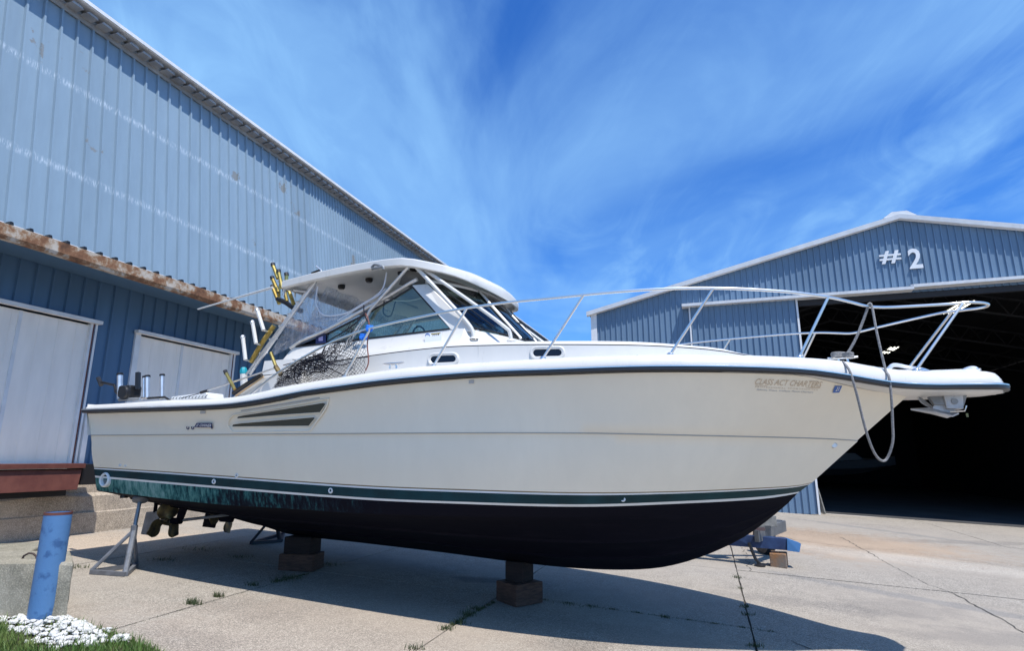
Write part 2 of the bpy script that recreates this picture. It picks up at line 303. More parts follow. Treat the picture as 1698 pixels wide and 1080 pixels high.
def gutter_mat():
    m = mat('rusted_gutter', (.4, .36, .3), .7); nt = m.node_tree; b = nt.nodes['Principled BSDF']
    g = N(nt, 'ShaderNodeNewGeometry'); nz = N(nt, 'ShaderNodeTexNoise', inp={'Scale': 2.4, 'Detail': 9, 'Roughness': .68}); L(nt, g.outputs['Position'], nz.inputs['Vector'])
    cr = N(nt, 'ShaderNodeValToRGB'); e = cr.color_ramp.elements; e[0].position = .36; e[0].color = (.10, .045, .02, 1); e[1].position = .5; e[1].color = (.30, .19, .11, 1)
    for p, c in ((.46, (.22, .10, .045)), (.56, (.46, .40, .33)), (.7, (.52, .48, .42))):
        k = e.new(p); k.color = (*c, 1)
    L(nt, nz.outputs[0], cr.inputs[0]); L(nt, cr.outputs[0], b.inputs['Base Color']); return m
MT['gutter'] = gutter_mat()

# ---------------------------------------------------------------- mesh helpers
class MB:
    def __init__(s): s.v = []; s.f = []
    def add(s, vs, fs):
        o = len(s.v); s.v += [tuple(v) for v in vs]; s.f += [tuple(i + o for i in f) for f in fs]; return s
    def box(s, c, size, rot=None):
        hx, hy, hz = [x / 2 for x in size]; c = Vector(c); rot = rot or Matrix.Identity(3)
        vs = [c + rot @ Vector((x * hx, y * hy, z * hz)) for z in (-1, 1) for y in (-1, 1) for x in (-1, 1)]
        return s.add(vs, [(0, 2, 3, 1), (4, 5, 7, 6), (0, 1, 5, 4), (2, 6, 7, 3), (0, 4, 6, 2), (1, 3, 7, 5)])
    def beam(s, a, b, w, h, up=(0, 0, 1)):
        a, b = Vector(a), Vector(b); d = (b - a); l = d.length; d.normalize(); sd_ = d.cross(Vector(up)).normalized(); u = sd_.cross(d)
        return s.box((a + b) / 2, (l, w, h), Matrix((d, sd_, u)).transposed())
    def prism(s, poly, ext):
        n = len(poly); ext = Vector(ext); vs = [Vector(p) for p in poly] + [Vector(p) + ext for p in poly]
        return s.add(vs, [tuple(range(n))[::-1], tuple(range(n, 2 * n))] + [(i, (i + 1) % n, n + (i + 1) % n, n + i) for i in range(n)])
    def tube(s, pts, r, n=8, caps=True, closed=False):
        pts = [Vector(p) for p in pts]; m = len(pts); rr = r if isinstance(r, (list, tuple)) else [r] * m
        rings = []; prev = None
        for i, p in enumerate(pts):
            if closed: t = pts[(i + 1) % m] - pts[i - 1]
            else: t = pts[min(i + 1, m - 1)] - pts[max(i - 1, 0)]
            t.normalize()
            if prev is None: nrm = t.orthogonal().normalized()
            else: nrm = (prev - t * prev.dot(t)).normalized()
            prev = nrm; b = t.cross(nrm)
            rings.append([p + (nrm * math.cos(2 * math.pi * k / n) + b * math.sin(2 * math.pi * k / n)) * rr[i] for k in range(n)])
        vs = [v for ring in rings for v in ring]; fs = []
        for i in range(m if closed else m - 1):
            a = i * n; b_ = ((i + 1) % m) * n
            for k in range(n): fs.append((a + k, a + (k + 1) % n, b_ + (k + 1) % n, b_ + k))
        if caps and not closed: fs += [tuple(range(n))[::-1], tuple(range((m - 1) * n, m * n))]
        return s.add(vs, fs)
    def grid(s, rows, closed=False):
        n = len(rows[0]); vs = [p for r_ in rows for p in r_]; fs = []
        for i in range(len(rows) - 1):
            for k in range(n if closed else n - 1): fs.append((i * n + k, i * n + (k + 1) % n, (i + 1) * n + (k + 1) % n, (i + 1) * n + k))
        return s.add(vs, fs)
    def lathe(s, base, axis, prof, n=16):
        base = Vector(base); ax = Vector(axis).normalized(); u = ax.orthogonal().normalized(); w = ax.cross(u)
        rows = [[base + ax * h + (u * math.cos(2 * math.pi * k / n) + w * math.sin(2 * math.pi * k / n)) * r_ for k in range(n)] for r_, h in prof]
        return s.grid(rows, closed=True)
ORG = {}
def link(o, parent=None):
    COL.objects.link(o)
    if parent is not None: o.parent = parent; ORG[o.name] = ORG[parent.name]
    return o
def build(mb, name, m, parent=None, smooth=False, origin=None, bevel=0, recalc=True, ang=35, solid=0):
    me = bpy.data.meshes.new(name)
    org = Vector(ORG[parent.name]) if parent is not None else Vector(origin if origin is not None else (0, 0, 0))
    me.from_pydata([tuple(Vector(v) - org) for v in mb.v], [], mb.f)
    bm = bmesh.new(); bm.from_mesh(me); bmesh.ops.remove_doubles(bm, verts=bm.verts, dist=1e-5)
    if recalc: bmesh.ops.recalc_face_normals(bm, faces=bm.faces)
    bm.to_mesh(me); bm.free()
    if smooth:
        me.polygons.foreach_set('use_smooth', [True] * len(me.polygons)); me.set_sharp_from_angle(angle=R(ang))
    me.materials.append(m)
    o = bpy.data.objects.new(name, me); link(o, parent)
    if parent is None: o.location = org; ORG[o.name] = org
    if solid:
        md = o.modifiers.new('solid', 'SOLIDIFY'); md.thickness = solid; md.offset = 0
    if bevel:
        md = o.modifiers.new('bevel', 'BEVEL'); md.width = bevel; md.segments = 2; md.limit_method = 'ANGLE'; md.angle_limit = R(40)
    return o
def thing(name, loc, label, cat, group=None):
    o = bpy.data.objects.new(name, None); COL.objects.link(o); o.location = loc; ORG[o.name] = Vector(loc); o.empty_display_size = .2
    return tag(o, label, cat, group)
def tag(o, label, cat, group=None):
    o['label'] = label; o['category'] = cat
    if group: o['group'] = group
    return o
def kind(o, k): o['kind'] = k; return o
def cat_rom(pts, k=6):
    pts = [Vector(p) for p in pts]; out = []
    P = [pts[0] * 2 - pts[1]] + pts + [pts[-1] * 2 - pts[-2]]
    for i in range(1, len(P) - 2):
        for j in range(k):
            t = j / k; a, b, c, d = P[i - 1:i + 3]
            out.append(.5 * ((2 * b) + (c - a) * t + (2 * a - 5 * b + 4 * c - d) * t * t + (3 * b - a - 3 * c + d) * t ** 3))
    out.append(pts[-1]); return out
def text_geo(txt, size=1.0, shear=0.0, depth=0.0, spacing=1.0, bold=0.0, tri=True):
    cu = bpy.data.curves.new('t', 'FONT'); cu.body = txt; cu.size = size; cu.shear = shear; cu.extrude = depth; cu.space_character = spacing; cu.offset = bold; cu.resolution_u = 3
    o = bpy.data.objects.new('t', cu); COL.objects.link(o); dg = bpy.context.evaluated_depsgraph_get(); me = o.evaluated_get(dg).to_mesh()
    vs = [v.co.copy() for v in me.vertices]; fs = [tuple(p.vertices) for p in me.polygons]
    o.evaluated_get(dg).to_mesh_clear(); bpy.data.objects.remove(o); bpy.data.curves.remove(cu)
    return vs, fs

# ================================================================ GROUND
base_mb = MB(); 
def gq(al, n, dz=0): return S(al, n, dz, True)
base_mb.grid([[gq(a, n, -.022) for n in (-300, -60, -12, 20, 60, 300)] for a in (-300, -40, 0, 40, 80, 600)])
ground = kind(build(base_mb, 'ground', MT['joint']), 'structure')
n_lines = [-11.4, -8.3, -5.41, -2.64, .32, 6.95, 10.0, 13.2, 16.4, 19.6, 22.8, 26]
a_lines = [-3.3, .35, 4.0, 7.65, 11.32, 15.0, 18.7, 22.4, 26.1, 29.8, 33.5, 37.2, 41, 45, 49, 53, 58, 63, 70]
gap = .005
for i in range(len(n_lines) - 1):
    for j in range(len(a_lines) - 1):
        n0, n1, a0, a1 = n_lines[i] + gap, n_lines[i + 1] - gap, a_lines[j] + gap, a_lines[j + 1] - gap
        rnd = random.Random(i * 31 + j); dz = rnd.uniform(-.003, .003)
        K = 12; ed = []
        for k in range(K): ed.append((a0 + (a1 - a0) * k / K, n0 + rnd.uniform(0, .012)))
        for k in range(K): ed.append((a1 - rnd.uniform(0, .012), n0 + (n1 - n0) * k / K))
        for k in range(K): ed.append((a1 + (a0 - a1) * k / K, n1 - rnd.uniform(0, .012)))
        for k in range(K): ed.append((a0 + rnd.uniform(0, .012), n1 + (n0 - n1) * k / K))
        mb = MB().prism([gq(a, n, dz) for a, n in ed], (0, 0, -.035))
        build(mb, 'concrete_slab', MT['yard'], ground)
# paved margin beyond the slabs so the yard reaches the horizon
mg = MB()
for (a0, a1, n0, n1) in ((-200, 500, 26, 250), (70, 500, -10.5, 26), (-200, -3.3, -200, 26), (-3.3, 500, -200, -11.6)):
    mg.add([gq(a0, n0, -.01), gq(a1, n0, -.01), gq(a1, n1, -.01), gq(a0, n1, -.01)], [(0, 1, 2, 3)])
build(mg, 'far_concrete', MT['yard'], ground)
# cracks
def crack(px, name='crack', w=.012, seed=0, rag=.05):
    rnd = random.Random(seed); pts = [on_ground(*p) for p in px]; out = []
    for a, b in zip(pts, pts[1:]):
        m = max(2, int((b - a).length / .12))
        for k in range(m):
            q = a.lerp(b, k / m); out.append(Vector((q.x + rnd.uniform(-rag, rag), q.y + rnd.uniform(-rag, rag), 0)))
    out.append(pts[-1]); mb = MB(); top = []; bot = []
    for i, p in enumerate(out):
        t = (out[min(i + 1, len(out) - 1)] - out[max(i - 1, 0)]); t.z = 0; t.normalize(); s_ = Vector((-t.y, t.x, 0)) * w * rnd.uniform(.3, 1.3)
        for q, l in ((p + s_, top), (p - s_, bot)): l.append(Vector((q.x, q.y, G(q.x, q.y) + .0042)))
    mb.grid([top, bot]); return build(mb, name, MT['joint'], ground)
crack([(1395, 892), (1430, 911), (1480, 940), (1532, 968)], w=.011, seed=1, rag=.035)
crack([(1532, 968), (1580, 985), (1650, 1022), (1698, 1050)], w=.009, seed=2, rag=.035)
crack([(1240, 880), (1330, 898), (1430, 911)], w=.010, seed=3)
crack([(1430, 911), (1520, 913)], w=.006, seed=4)
crack([(1230, 905), (1238, 925), (1243, 948)], w=.008, seed=6)
crack([(1560, 925), (1640, 935), (1698, 948)], w=.008, seed=7)
crack([(1370, 857), (1450, 860), (1540, 858)], w=.012, seed=8)
crack([(1310, 1062), (1345, 1078)], w=.007, seed=9)

# ================================================================ LEFT BUILDING
WNn = -10.65; SHADE_REC = 1.45  # recess depth shaped so the overhang's shadow covers wall and doors
shed = thing('boat_storage_shed', S(10, WNn - 2, 0.3), 'long tall faded blue steel shed on the left with rusty gutter and white doors', 'building')
# rib profile (u = along, d = outwards)
def rib_profile(width, pitch, rh, minor=True):
    P = []; k = int(round(width / pitch))
    for i in range(k):
        x = i * pitch
        P += [(x, 0), (x + .010, rh), (x + .045, rh), (x + .055, 0)]
        if minor and pitch > .25:
            for m_ in (.12, .20): P += [(x + m_, 0), (x + m_ + .012, .0025), (x + m_ + .026, .0025), (x + m_ + .038, 0)]
    P.append((width, 0)); return P
def panel_mesh(name, prof, z0f, z1f, along, out, m, slope=(0, 0, 1)):
    """ribbed sheet in local space; z0f,z1f give bottom and top at along=u"""
    along = Vector(along); out = Vector(out); sl = Vector(slope); vs = []; fs = []
    for u, d in prof: vs += [along * u + out * d + sl * z0f(u), along * u + out * d + sl * z1f(u)]
    for i in range(len(prof) - 1): fs.append((2 * i, 2 * i + 2, 2 * i + 3, 2 * i + 1))
    me = bpy.data.meshes.new(name); me.from_pydata([tuple(v) for v in vs], [], fs); me.materials.append(m); return me
AL = Vector((.309, .951, 0)); OUT = Vector((.951, -.309, 0))
def place(me, name, parent, loc):
    o = bpy.data.objects.new(name, me); COL.objects.link(o); o.parent = parent; o.location = Vector(loc) - ORG[parent.name]; ORG[o.name] = ORG[parent.name]; return o
LEAN = R(8); SL = (Vector((0, 0, 1)) * math.cos(LEAN) - OUT * math.sin(LEAN)).normalized()
Z_G = 5.42; UPH = (10.36 - Z_G) / math.cos(LEAN)
pw = rib_profile(.915, .305, .050, False); pd = rib_profile(.915, .1525, .034, False)
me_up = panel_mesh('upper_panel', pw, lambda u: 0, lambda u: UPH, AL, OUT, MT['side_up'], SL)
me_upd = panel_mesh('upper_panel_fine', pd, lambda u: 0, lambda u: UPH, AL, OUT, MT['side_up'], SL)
al0 = 6.04 - .03 - .915 * 7
k = 0
while al0 + .915 * k < 46:
    a = al0 + .915 * k
    place(me_up if a < 13.6 else me_upd, 'siding_panel', shed, S(a, WNn, Z_G)); k += 1
AEND = al0 + .915 * k
# lower wall, set back so the added overhang shades it, with two door openings
ZL0, ZL1 = 1.60, Z_G - .02
def lw(a0, a1, z0, z1):
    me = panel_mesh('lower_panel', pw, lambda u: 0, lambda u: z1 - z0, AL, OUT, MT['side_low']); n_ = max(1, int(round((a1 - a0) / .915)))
    sc = (a1 - a0) / (.915 * n_)
    for q in range(n_):
        o = place(me, 'siding_panel', shed, S(a0 + .915 * sc * q, WNn - SHADE_REC, z0))
        if abs(sc - 1) > .01:   # narrow or widen along the wall
            me2 = panel_mesh('lower_panel', [(u * sc, d) for u, d in pw], lambda u: 0, lambda u: z1 - z0, AL, OUT, MT['side_low']); o.data = me2
WP = S(0, WNn - SHADE_REC); 
def wpx(u, v): 
    q = on_plane(u, v, WP, WN); return (q.x * .309 + q.y * .951, q.z)
d1l, d1r = 2.2, wpx(152, 541)[0]; d2l, d2r = wpx(229, 552)[0], wpx(384, 587)[0]; ZD = wpx(157, 537)[1]
d3l, d3r = d2r + 3.1, d2r + 6.5
print('doors', d1l, d1r, d2l, d2r, ZD)
prev = al0
for (a, b) in ((d1l, d1r), (d2l, d2r)):
    lw(prev, a, ZL0, ZL1); lw(a, b, ZD, ZL1); prev = b
lw(prev, AEND, ZL0, ZL1)
def ABC(name, corners, m, parent, bevel=0): return build(MB().prism(corners, OUT * .001), name, m, parent)
def wbox(a0, a1, n0, n1, z0, z1, name, m, parent=shed, bevel=0, smooth=False):
    return build(MB().prism([S(a0, n0, z0), S(a1, n0, z0), S(a1, n1, z0), S(a0, n1, z0)], (0, 0, z1 - z0)), name, m, parent, bevel=bevel)
wi = WNn - SHADE_REC
for (a, b, split) in ((d1l, d1r, wpx(35, 510)[0]), (d2l, d2r, wpx(303, 567)[0])):
    dr = wbox(a + .05, split - .012, wi - .06, wi - .02, ZL0 - .02, ZD - .05, 'sliding_door', MT['door'])
    dr2 = wbox(split + .012, b - .05, wi - .06, wi - .02, ZL0 - .02, ZD - .05, 'sliding_door', MT['door'])
    for (x0, x1, par) in ((a + .05, split - .012, dr), (split + .012, b - .05, dr2)):
        nn = int((x1 - x0) / .11)
        for q in range(1, nn, 1):
            if q % 3: continue
            x = x0 + (x1 - x0) * q / nn; wbox(x - .006, x + .006, wi - .021, wi - .014, ZL0, ZD - .06, 'door_rib', MT['door'], par)
    wbox(split - .012, split + .05, wi - .022, wi + .0, ZL0, ZD - .05, 'door_batten', MT['trim'])
    wbox(a - .12, b + .12, wi + .035, wi + .16, ZD - .02, ZD + .05, 'door_header', MT['trim'])
    wbox(b - .05, b + .10, wi - .05, wi + .05, ZL0, ZD - .02, 'door_jamb', MT['trim'])
    wbox(a - .08, a + .05, wi - .05, wi + .05, ZL0, ZD - .02, 'door_jamb', MT['trim'])
    hd = wbox(split - .13, split - .10, wi - .018, wi + .03, 2.35, 2.6, 'door_handle', MT['stand_dk0'], dr, bevel=.004)
    wbox(split - .17, split - .06, wi - .021, wi - .012, ZL0 + .02, ZL0 + .09, 'kick_plate', MT['stand_dk0'], dr)
    wbox(b + .0, b + .022, wi + .052, wi + .06, ZL0, ZD - .03, 'door_seal', MT['rustred'])
# soffit of the overhang, added to shade the lower wall
wbox(al0, AEND, wi + .04, WNn + .0, Z_G - .03, Z_G - .012, 'shading_soffit', MT['side_low'])
# gutter
gm = MB(); A0g, A1g = al0, AEND
gp = [(0.0, Z_G + .01), (0.0, Z_G - .22), (.03, Z_G - .26), (.13, Z_G - .26), (.16, Z_G - .2), (.16, Z_G - .01), (.145, Z_G - .01), (.14, Z_G - .05), (.02, Z_G - .05)]
rows = []
for a in [A0g + (A1g - A0g) * i / 60 for i in range(61)]:
    j = random.uniform(-.008, .008); rows.append([S(a, WNn + x + .002, z + j) for x, z in gp])
gm.grid([list(r_) for r_ in rows], closed=True); build(gm, 'gutter', MT['gutter'], shed)
# black foam plugs under each rib end
pm = MB(); a = al0
while a < 34:
    pm.prism([S(a + .0, WNn + .155, Z_G - .005), S(a + .07, WNn + .155, Z_G - .005), S(a + .055, WNn + .155, Z_G + .045), S(a + .012, WNn + .155, Z_G + .045)], -OUT * .12); a += .305
kind(build(pm, 'rib_plug', MT['black'], shed), 'stuff')
# drip edge of the upper panels
drip = MB()
for q in range(int((34 - al0) / .305)):
    a = al0 + .305 * q + .07; drip.prism([S(a, WNn + .01, Z_G + .015), S(a + .235, WNn + .01, Z_G + .015), S(a + .235, WNn + .012, Z_G + .05), S(a, WNn + .012, Z_G + .05)], OUT * .006)
kind(build(drip, 'drip_edge', MT['trim'], shed), 'stuff')
# roof edge: fascia, wavy soffit, roof slab
top_n = WNn - UPH * math.sin(LEAN); ZT = Z_G + UPH * math.cos(LEAN)
def hslab(a0, a1, n0, n1, z, t, name, m): return wbox(a0, a1, n0, n1, z, z + t, name, m)
build(MB().prism([S(al0, top_n + .34, ZT + .05), S(al0, top_n + .34, ZT + .125), S(al0, top_n - 30, ZT + 5.2), S(al0, top_n - 30, ZT + 5.0)], AL * (AEND - al0)), 'roof', MT['trim'], shed)
wbox(al0, AEND, top_n + .345, top_n + .375, ZT + .06, ZT + .135, 'fascia', MT['trim'])
wbox(al0, AEND, top_n + .05, top_n + .075, ZT - .16, ZT + .02, 'eave_trim', MT['eave'])
em = MB(); a = al0
while a < AEND:
    em.prism([S(a, top_n + .08, ZT - .07), S(a + .04, top_n + .08, ZT - .02), S(a + .20, top_n + .08, ZT - .02), S(a + .24, top_n + .08, ZT - .07)], OUT * .22); a += .305
kind(build(em, 'eave_corrugation', MT['eave'], shed), 'stuff')
# end and back walls so that the shed is a closed volume
bk = MB()
for a in (al0 + .02, AEND - .02):
    bk.prism([S(a, wi - .1, -1), S(a, wi - .1, ZL1), S(a, WNn - .1, ZL1), S(a, top_n - .1, ZT), S(a, top_n - 30, ZT + 4.9), S(a, top_n - 30, -1)], AL * .01)
bk.prism([S(al0, top_n - 30, -1), S(al0, top_n - 30, ZT + 4.9), S(al0, top_n - 30.1, ZT + 4.9), S(al0, top_n - 30.1, -1)], AL * (AEND - al0))
build(bk, 'end_wall', MT['side_low'], shed)
# concrete foundation and ledge
fm = MB(); rows = []
rnd = random.Random(3)
zA = wpx
AA = [al0 + i * .5 for i in range(int((AEND - al0) / .5) + 1)]
pro = [(wi - .05, 1.60), (WNn - .12, 1.60), (WNn - .10, 1.12), (WNn + .02, 1.06), (WNn + .04, .78), (WNn + .06, .76), (WNn + .05, -.5)]
for a in AA: rows.append([S(a, n + rnd.uniform(-.012, .012), z + rnd.uniform(-.02, .02)) for n, z in pro])
fm.grid(rows); build(fm, 'foundation', MT['foundation'], shed)
# white downspout / post right of the first door
wbox(d1r + .12, d1r + .22, wi + .0, wi + .09, 1.6, 2.75, 'bollard_strip', MT['trim'])

# dock leveller (red steel) on the wall
dk = thing('dock_leveller', S(6.5, WNn + .3, 1.2), 'red-brown steel loading dock leveller under the leftmost white door', 'dock leveller')
aR = 7.62
build(MB().prism([S(1.5, WNn + .10, 1.63), S(aR, WNn + .10, 1.63), S(aR, WNn + .10, 1.55), S(1.5, WNn + .10, 1.55)], OUT * .42 ), 'platform', MT['rustred'], dk, bevel=.006)
build(MB().prism([S(1.5, WNn + .42, 1.53), S(aR - .02, WNn + .42, 1.53), S(aR - .08, WNn + .46, 1.20), S(1.5, WNn + .46, 1.20)], OUT * .05), 'lip_plate', MT['rustred'], dk, bevel=.004)
build(MB().prism([S(aR + .01, WNn + .06, 1.62), S(aR + .42, WNn + .06, 1.62), S(aR + .42, WNn + .06, 1.27), S(aR + .01, WNn + .06, 1.27)], OUT * .38), 'rubber_bumper', MT['black'], dk, bevel=.01)
build(MB().prism([S(1.5, WNn + .09, 1.54), S(aR - .1, WNn + .09, 1.54), S(aR - .1, WNn + .09, 1.1), S(1.5, WNn + .09, 1.1)], OUT * .2), 'support_frame', MT['black'], dk)

# ================================================================ HANGAR #2
HN = Vector((-.309, -.951, 0)); HR = Vector((.951, -.309, 0)); HB = on_ground(1358, 854.4)
h0 = HB.dot(AL)                                            # along-distance of the hangar front
def H(r_, z, out=0.0): 
    p = HR * r_ + AL * (h0 - out); return Vector((p.x, p.y, z))
def hpx(u, v, out=0.0):
    q = on_plane(u, v, H(0, 0, out), HN); return (q.x * .951 - q.y * .309, q.z)
hgr = thing('hangar', H(7.5, -.3), 'big slate blue steel hangar numbered 2 with its wide door open onto a black interior', 'building')
HL, HZL = hpx(981, 521); APX, APZ = hpx(1489, 362.5); slope = (APZ - HZL) / (APX - HL); HRt = APX + (APX - HL)
def roofz(r_): return APZ - abs(r_ - APX) * slope
TZ = hpx(1340, 493)[1]; TL = hpx(1131, 510)[0]; LL = hpx(1145, 520)[0]; LR = hpx(1322, 540)[0]; OPR = 18.6
print('hangar', HL, HZL, APX, APZ, TZ, TL, LL, LR, h0)
hp = rib_profile(.915, .22875, .048, False)
def hpanels(r0, r1, z0, top, out=0.0):
    a = r0
    while a < r1 - .02:
        w = min(.915, r1 - a); pr = [(u, d) for u, d in hp if u <= w + 1e-6]
        if pr[-1][0] < w - 1e-4: pr.append((w, 0))
        base = H(a, 0, out)
        tf = (lambda u, a=a: top(a + u)) if callable(top) else (lambda u: top)
        me = panel_mesh('gable_panel', pr, lambda u: z0, tf, HR, HN, MT['side_hang']); place(me, 'siding_panel', hgr, (base.x, base.y, 0)); a += .915
hpanels(HL + .12, LL + .45, -.9, lambda r_: roofz(r_) - .06)
hpanels(LL + .45, OPR, TZ - .12, lambda r_: roofz(r_) - .06)
hpanels(OPR, HRt - .1, -1.2, lambda r_: roofz(r_) - .06)
# sliding door leaf hung on the track
def hbox(r0, r1, z0, z1, o0, o1, name, m, parent=None, bevel=0):
    return build(MB().prism([H(r0, z0, o0), H(r1, z0, o0), H(r1, z0, o1), H(r0, z0, o1)], (0, 0, z1 - z0)), name, m, parent or hgr, bevel=bevel)
leaf = hbox(LL, LR, -.27, TZ - .08, .10, .15, 'sliding_door', MT['side_hang'])
a = LL + .02
while a < LR - .06:
    w = min(.915, LR - a - .02); pr = [(u, d) for u, d in hp if u <= w]
    me = panel_mesh('door_panel', pr, lambda u: -.27, lambda u: TZ - .10, HR, HN, MT['side_hang']); b_ = H(a, 0, .155); place(me, 'door_panel', leaf, (b_.x, b_.y, 0)); a += .915
hbox(LR - .0, LR + .07, -.28, TZ - .09, .09, .20, 'door_edge', MT['trim'], leaf)
hbox(LL - .06, LL, -.28, TZ - .09, .09, .20, 'door_edge', MT['trim'], leaf)
# track hood, in two lengths with a slight kink
kx = hpx(1508, 470)[0]
def hood(r0, r1, z0, z1, name):
    build(MB().prism([H(r0, z0, .05), H(r0, z0 + .02, .42), H(r0, z0 + .13, .43), H(r0, z0 + .22, .05)], HR * (r1 - r0) + Vector((0, 0, z1 - z0))), name, MT['trim'], hgr)
hood(TL, kx, TZ - .12, TZ - .11, 'door_track'); hood(kx + .004, OPR + 1, TZ - .04, TZ - .00, 'door_track')
hbox(LR, OPR, TZ - .34, TZ - .14, -.15, .02, 'header_beam', MT['dimsteel'])
# rake trim and corner
for (ra, rb) in ((HL - .18, APX), (APX, HRt + .18)):
    build(MB().prism([H(ra, roofz(ra) - .09, .05), H(ra, roofz(ra) - .08, .26), H(ra, roofz(ra) + .09, .28), H(ra, roofz(ra) + .12, .05)], H(rb, roofz(rb)) - H(ra, roofz(ra))), 'rake_trim', MT['trim'], hgr)
hbox(HL - .03, HL + .22, -.9, HZL - .04, -.15, .06, 'corner_trim', MT['trim'])
build(MB().prism([H(APX - .55, roofz(APX - .55) + .12, .25), H(APX - .25, APZ + .20, .25), H(APX + .25, APZ + .20, .25), H(APX + .55, roofz(APX + .55) + .12, .25)], -HN * 40), 'ridge_vent', MT['trim'], hgr)
# shell: roof, side walls, back wall
DP = 44
for (ra, rb, nm) in ((HL - .1, APX, 'roof'), (APX, HRt + .1, 'roof')):
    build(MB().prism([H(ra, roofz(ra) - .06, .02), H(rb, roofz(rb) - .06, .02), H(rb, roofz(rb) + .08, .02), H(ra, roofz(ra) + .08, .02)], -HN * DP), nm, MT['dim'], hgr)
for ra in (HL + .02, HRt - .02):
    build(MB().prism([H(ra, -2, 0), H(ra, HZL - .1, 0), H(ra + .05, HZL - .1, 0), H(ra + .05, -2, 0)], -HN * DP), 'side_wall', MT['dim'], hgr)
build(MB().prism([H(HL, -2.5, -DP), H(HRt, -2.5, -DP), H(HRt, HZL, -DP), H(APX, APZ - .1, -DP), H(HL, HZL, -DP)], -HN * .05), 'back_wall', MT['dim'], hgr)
# dark floor of the hangar
fl = MB(); fl.prism([S(h0 + 1.0, HL, .006, True), S(h0 + DP, HL, .006, True), S(h0 + DP, HRt, .006, True), S(h0 + 1.0, HRt, .006, True)], (0, 0, .004))
MT['hfloor'] = mat('dark_hangar_floor', (.05, .05, .052), .85, var=.3, vscale=.6, bump=.2)
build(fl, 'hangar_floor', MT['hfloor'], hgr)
def hpt(r_, z, dep): 
    p = HR * r_ + AL * (h0 + dep); return Vector((p.x, p.y, z))
for dep in (2, 8, 14, 20, 26, 32, 38):
    tm = MB(); bot = lambda r_: roofz(r_) - .95
    n_ = 22; rs = [HL + .3 + (HRt - HL - .6) * i / n_ for i in range(n_ + 1)]
    for i in range(n_):
        a, b = rs[i], rs[i + 1]
        tm.beam(hpt(a, roofz(a) - .15, dep), hpt(b, roofz(b) - .15, dep), .08, .10); tm.beam(hpt(a, bot(a), dep), hpt(b, bot(b), dep), .08, .10)
        m_ = (a + b) / 2; tm.beam(hpt(a, bot(a), dep), hpt(m_, roofz(m_) - .15, dep), .04, .04); tm.beam(hpt(m_, roofz(m_) - .15, dep), hpt(b, bot(b), dep), .04, .04)
    build(tm, 'roof_truss', MT['dimsteel'], hgr)
for i in range(9):
    r_ = HL + 1.5 + i * 2.6; build(MB().beam(hpt(r_, roofz(r_) - .1, .5), hpt(r_, roofz(r_) - .1, DP - .5), .06, .14), 'purlin', MT['dimsteel'], hgr)
# number on the gable
vs, fs = text_geo('#', .82, 0, .025, bold=.012)
ax_, az_ = hpx(1459, 441); mb = MB(); xs = [v.x for v in vs]; w_ = max(xs) - min(xs); s_ = .72 / w_
hz1 = hpx(1475, 417)[1]; hz0 = hpx(1475, 438)[1]; ys = [v.y for v in vs]; sy = (hz1 - hz0) / (max(ys) - min(ys))
mb.add([H(ax_ + (v.x - min(xs)) * s_, hz0 + (v.y - min(ys)) * sy, .06 + v.z) for v in vs], fs); build(mb, 'number_sign', MT['letter'], hgr, recalc=False)['label'] = 'white hash sign on the gable'
vs, fs = text_geo('2', 1.0, 0, .025, bold=.022); xs = [v.x for v in vs]; ys = [v.y for v in vs]
x0, zb = hpx(1508, 447); x1 = hpx(1530, 444)[0]; zt = hpx(1516, 413)[1]
mb = MB().add([H(x0 + (v.x - min(xs)) / (max(xs) - min(xs)) * (x1 - x0), zb + (v.y - min(ys)) / (max(ys) - min(ys)) * (zt - zb), .06 + v.z) for v in vs], fs); build(mb, 'number_sign', MT['letter'], hgr, recalc=False)['label'] = 'white number 2 on the gable'
# strip lights
def strip(u, v, dep, L_, label, n_=3, sp=.22):
    q = on_plane(u, v, hpt(0, 0, dep), HN); r_ = q.x * .951 - q.y * .309; z = q.z
    t = thing('ceiling_light', hpt(r_, z, dep), label, 'ceiling light', 'strip lights in the hangar')
    build(MB().prism([hpt(r_ - sp * 1.6, z + .03, dep), hpt(r_ + sp * 1.6, z + .03, dep), hpt(r_ + sp * 1.6, z + .09, dep), hpt(r_ - sp * 1.6, z + .09, dep)], AL * L_), 'housing', MT['dimsteel'], t)
    for i in range(n_):
        x = r_ + (i - (n_ - 1) / 2) * sp; build(MB().tube([hpt(x, z, dep), hpt(x, z, dep + L_)], .035, 6), 'tube', MT['lamp'], t)
strip(1606, 500, 6.5, 2.4, 'lit triple tube strip light just behind the bow rail, higher and larger of the two')
strip(1484, 576, 21, 2.6, 'small lit strip light deep in the hangar, lower of the two')
# leaning timber at the door edge
q0 = on_ground(1367, 853); q1 = on_plane(1357, 815, q0, HN)
tag(build(MB().beam(q0, q1 + Vector((0, .1, .1)), .08, .10), 'timber_prop', MT['wood_grey'], origin=q0, bevel=.005), 'short grey timber leaning against the edge of the blue sliding door', 'timber')
# hanging yellow tag
q = on_plane(1604, 689, hpt(0, 0, 9), HN)
tg = thing('paper_tag', q, 'small pale yellow tag hanging in the dark doorway below the anchor', 'tag')
build(MB().beam(q + Vector((0, 0, .09)), q - Vector((0, 0, .09)), .11, .01, up=(0, 1, 0)), 'card', mat('faded_yellow_card', (.75, .70, .35), .7), tg)
build(MB().tube([q + Vector((0, 0, .09)), q + Vector((0.01, 0, 5.2))], .004, 4), 'string', MT['dimsteel'], tg)
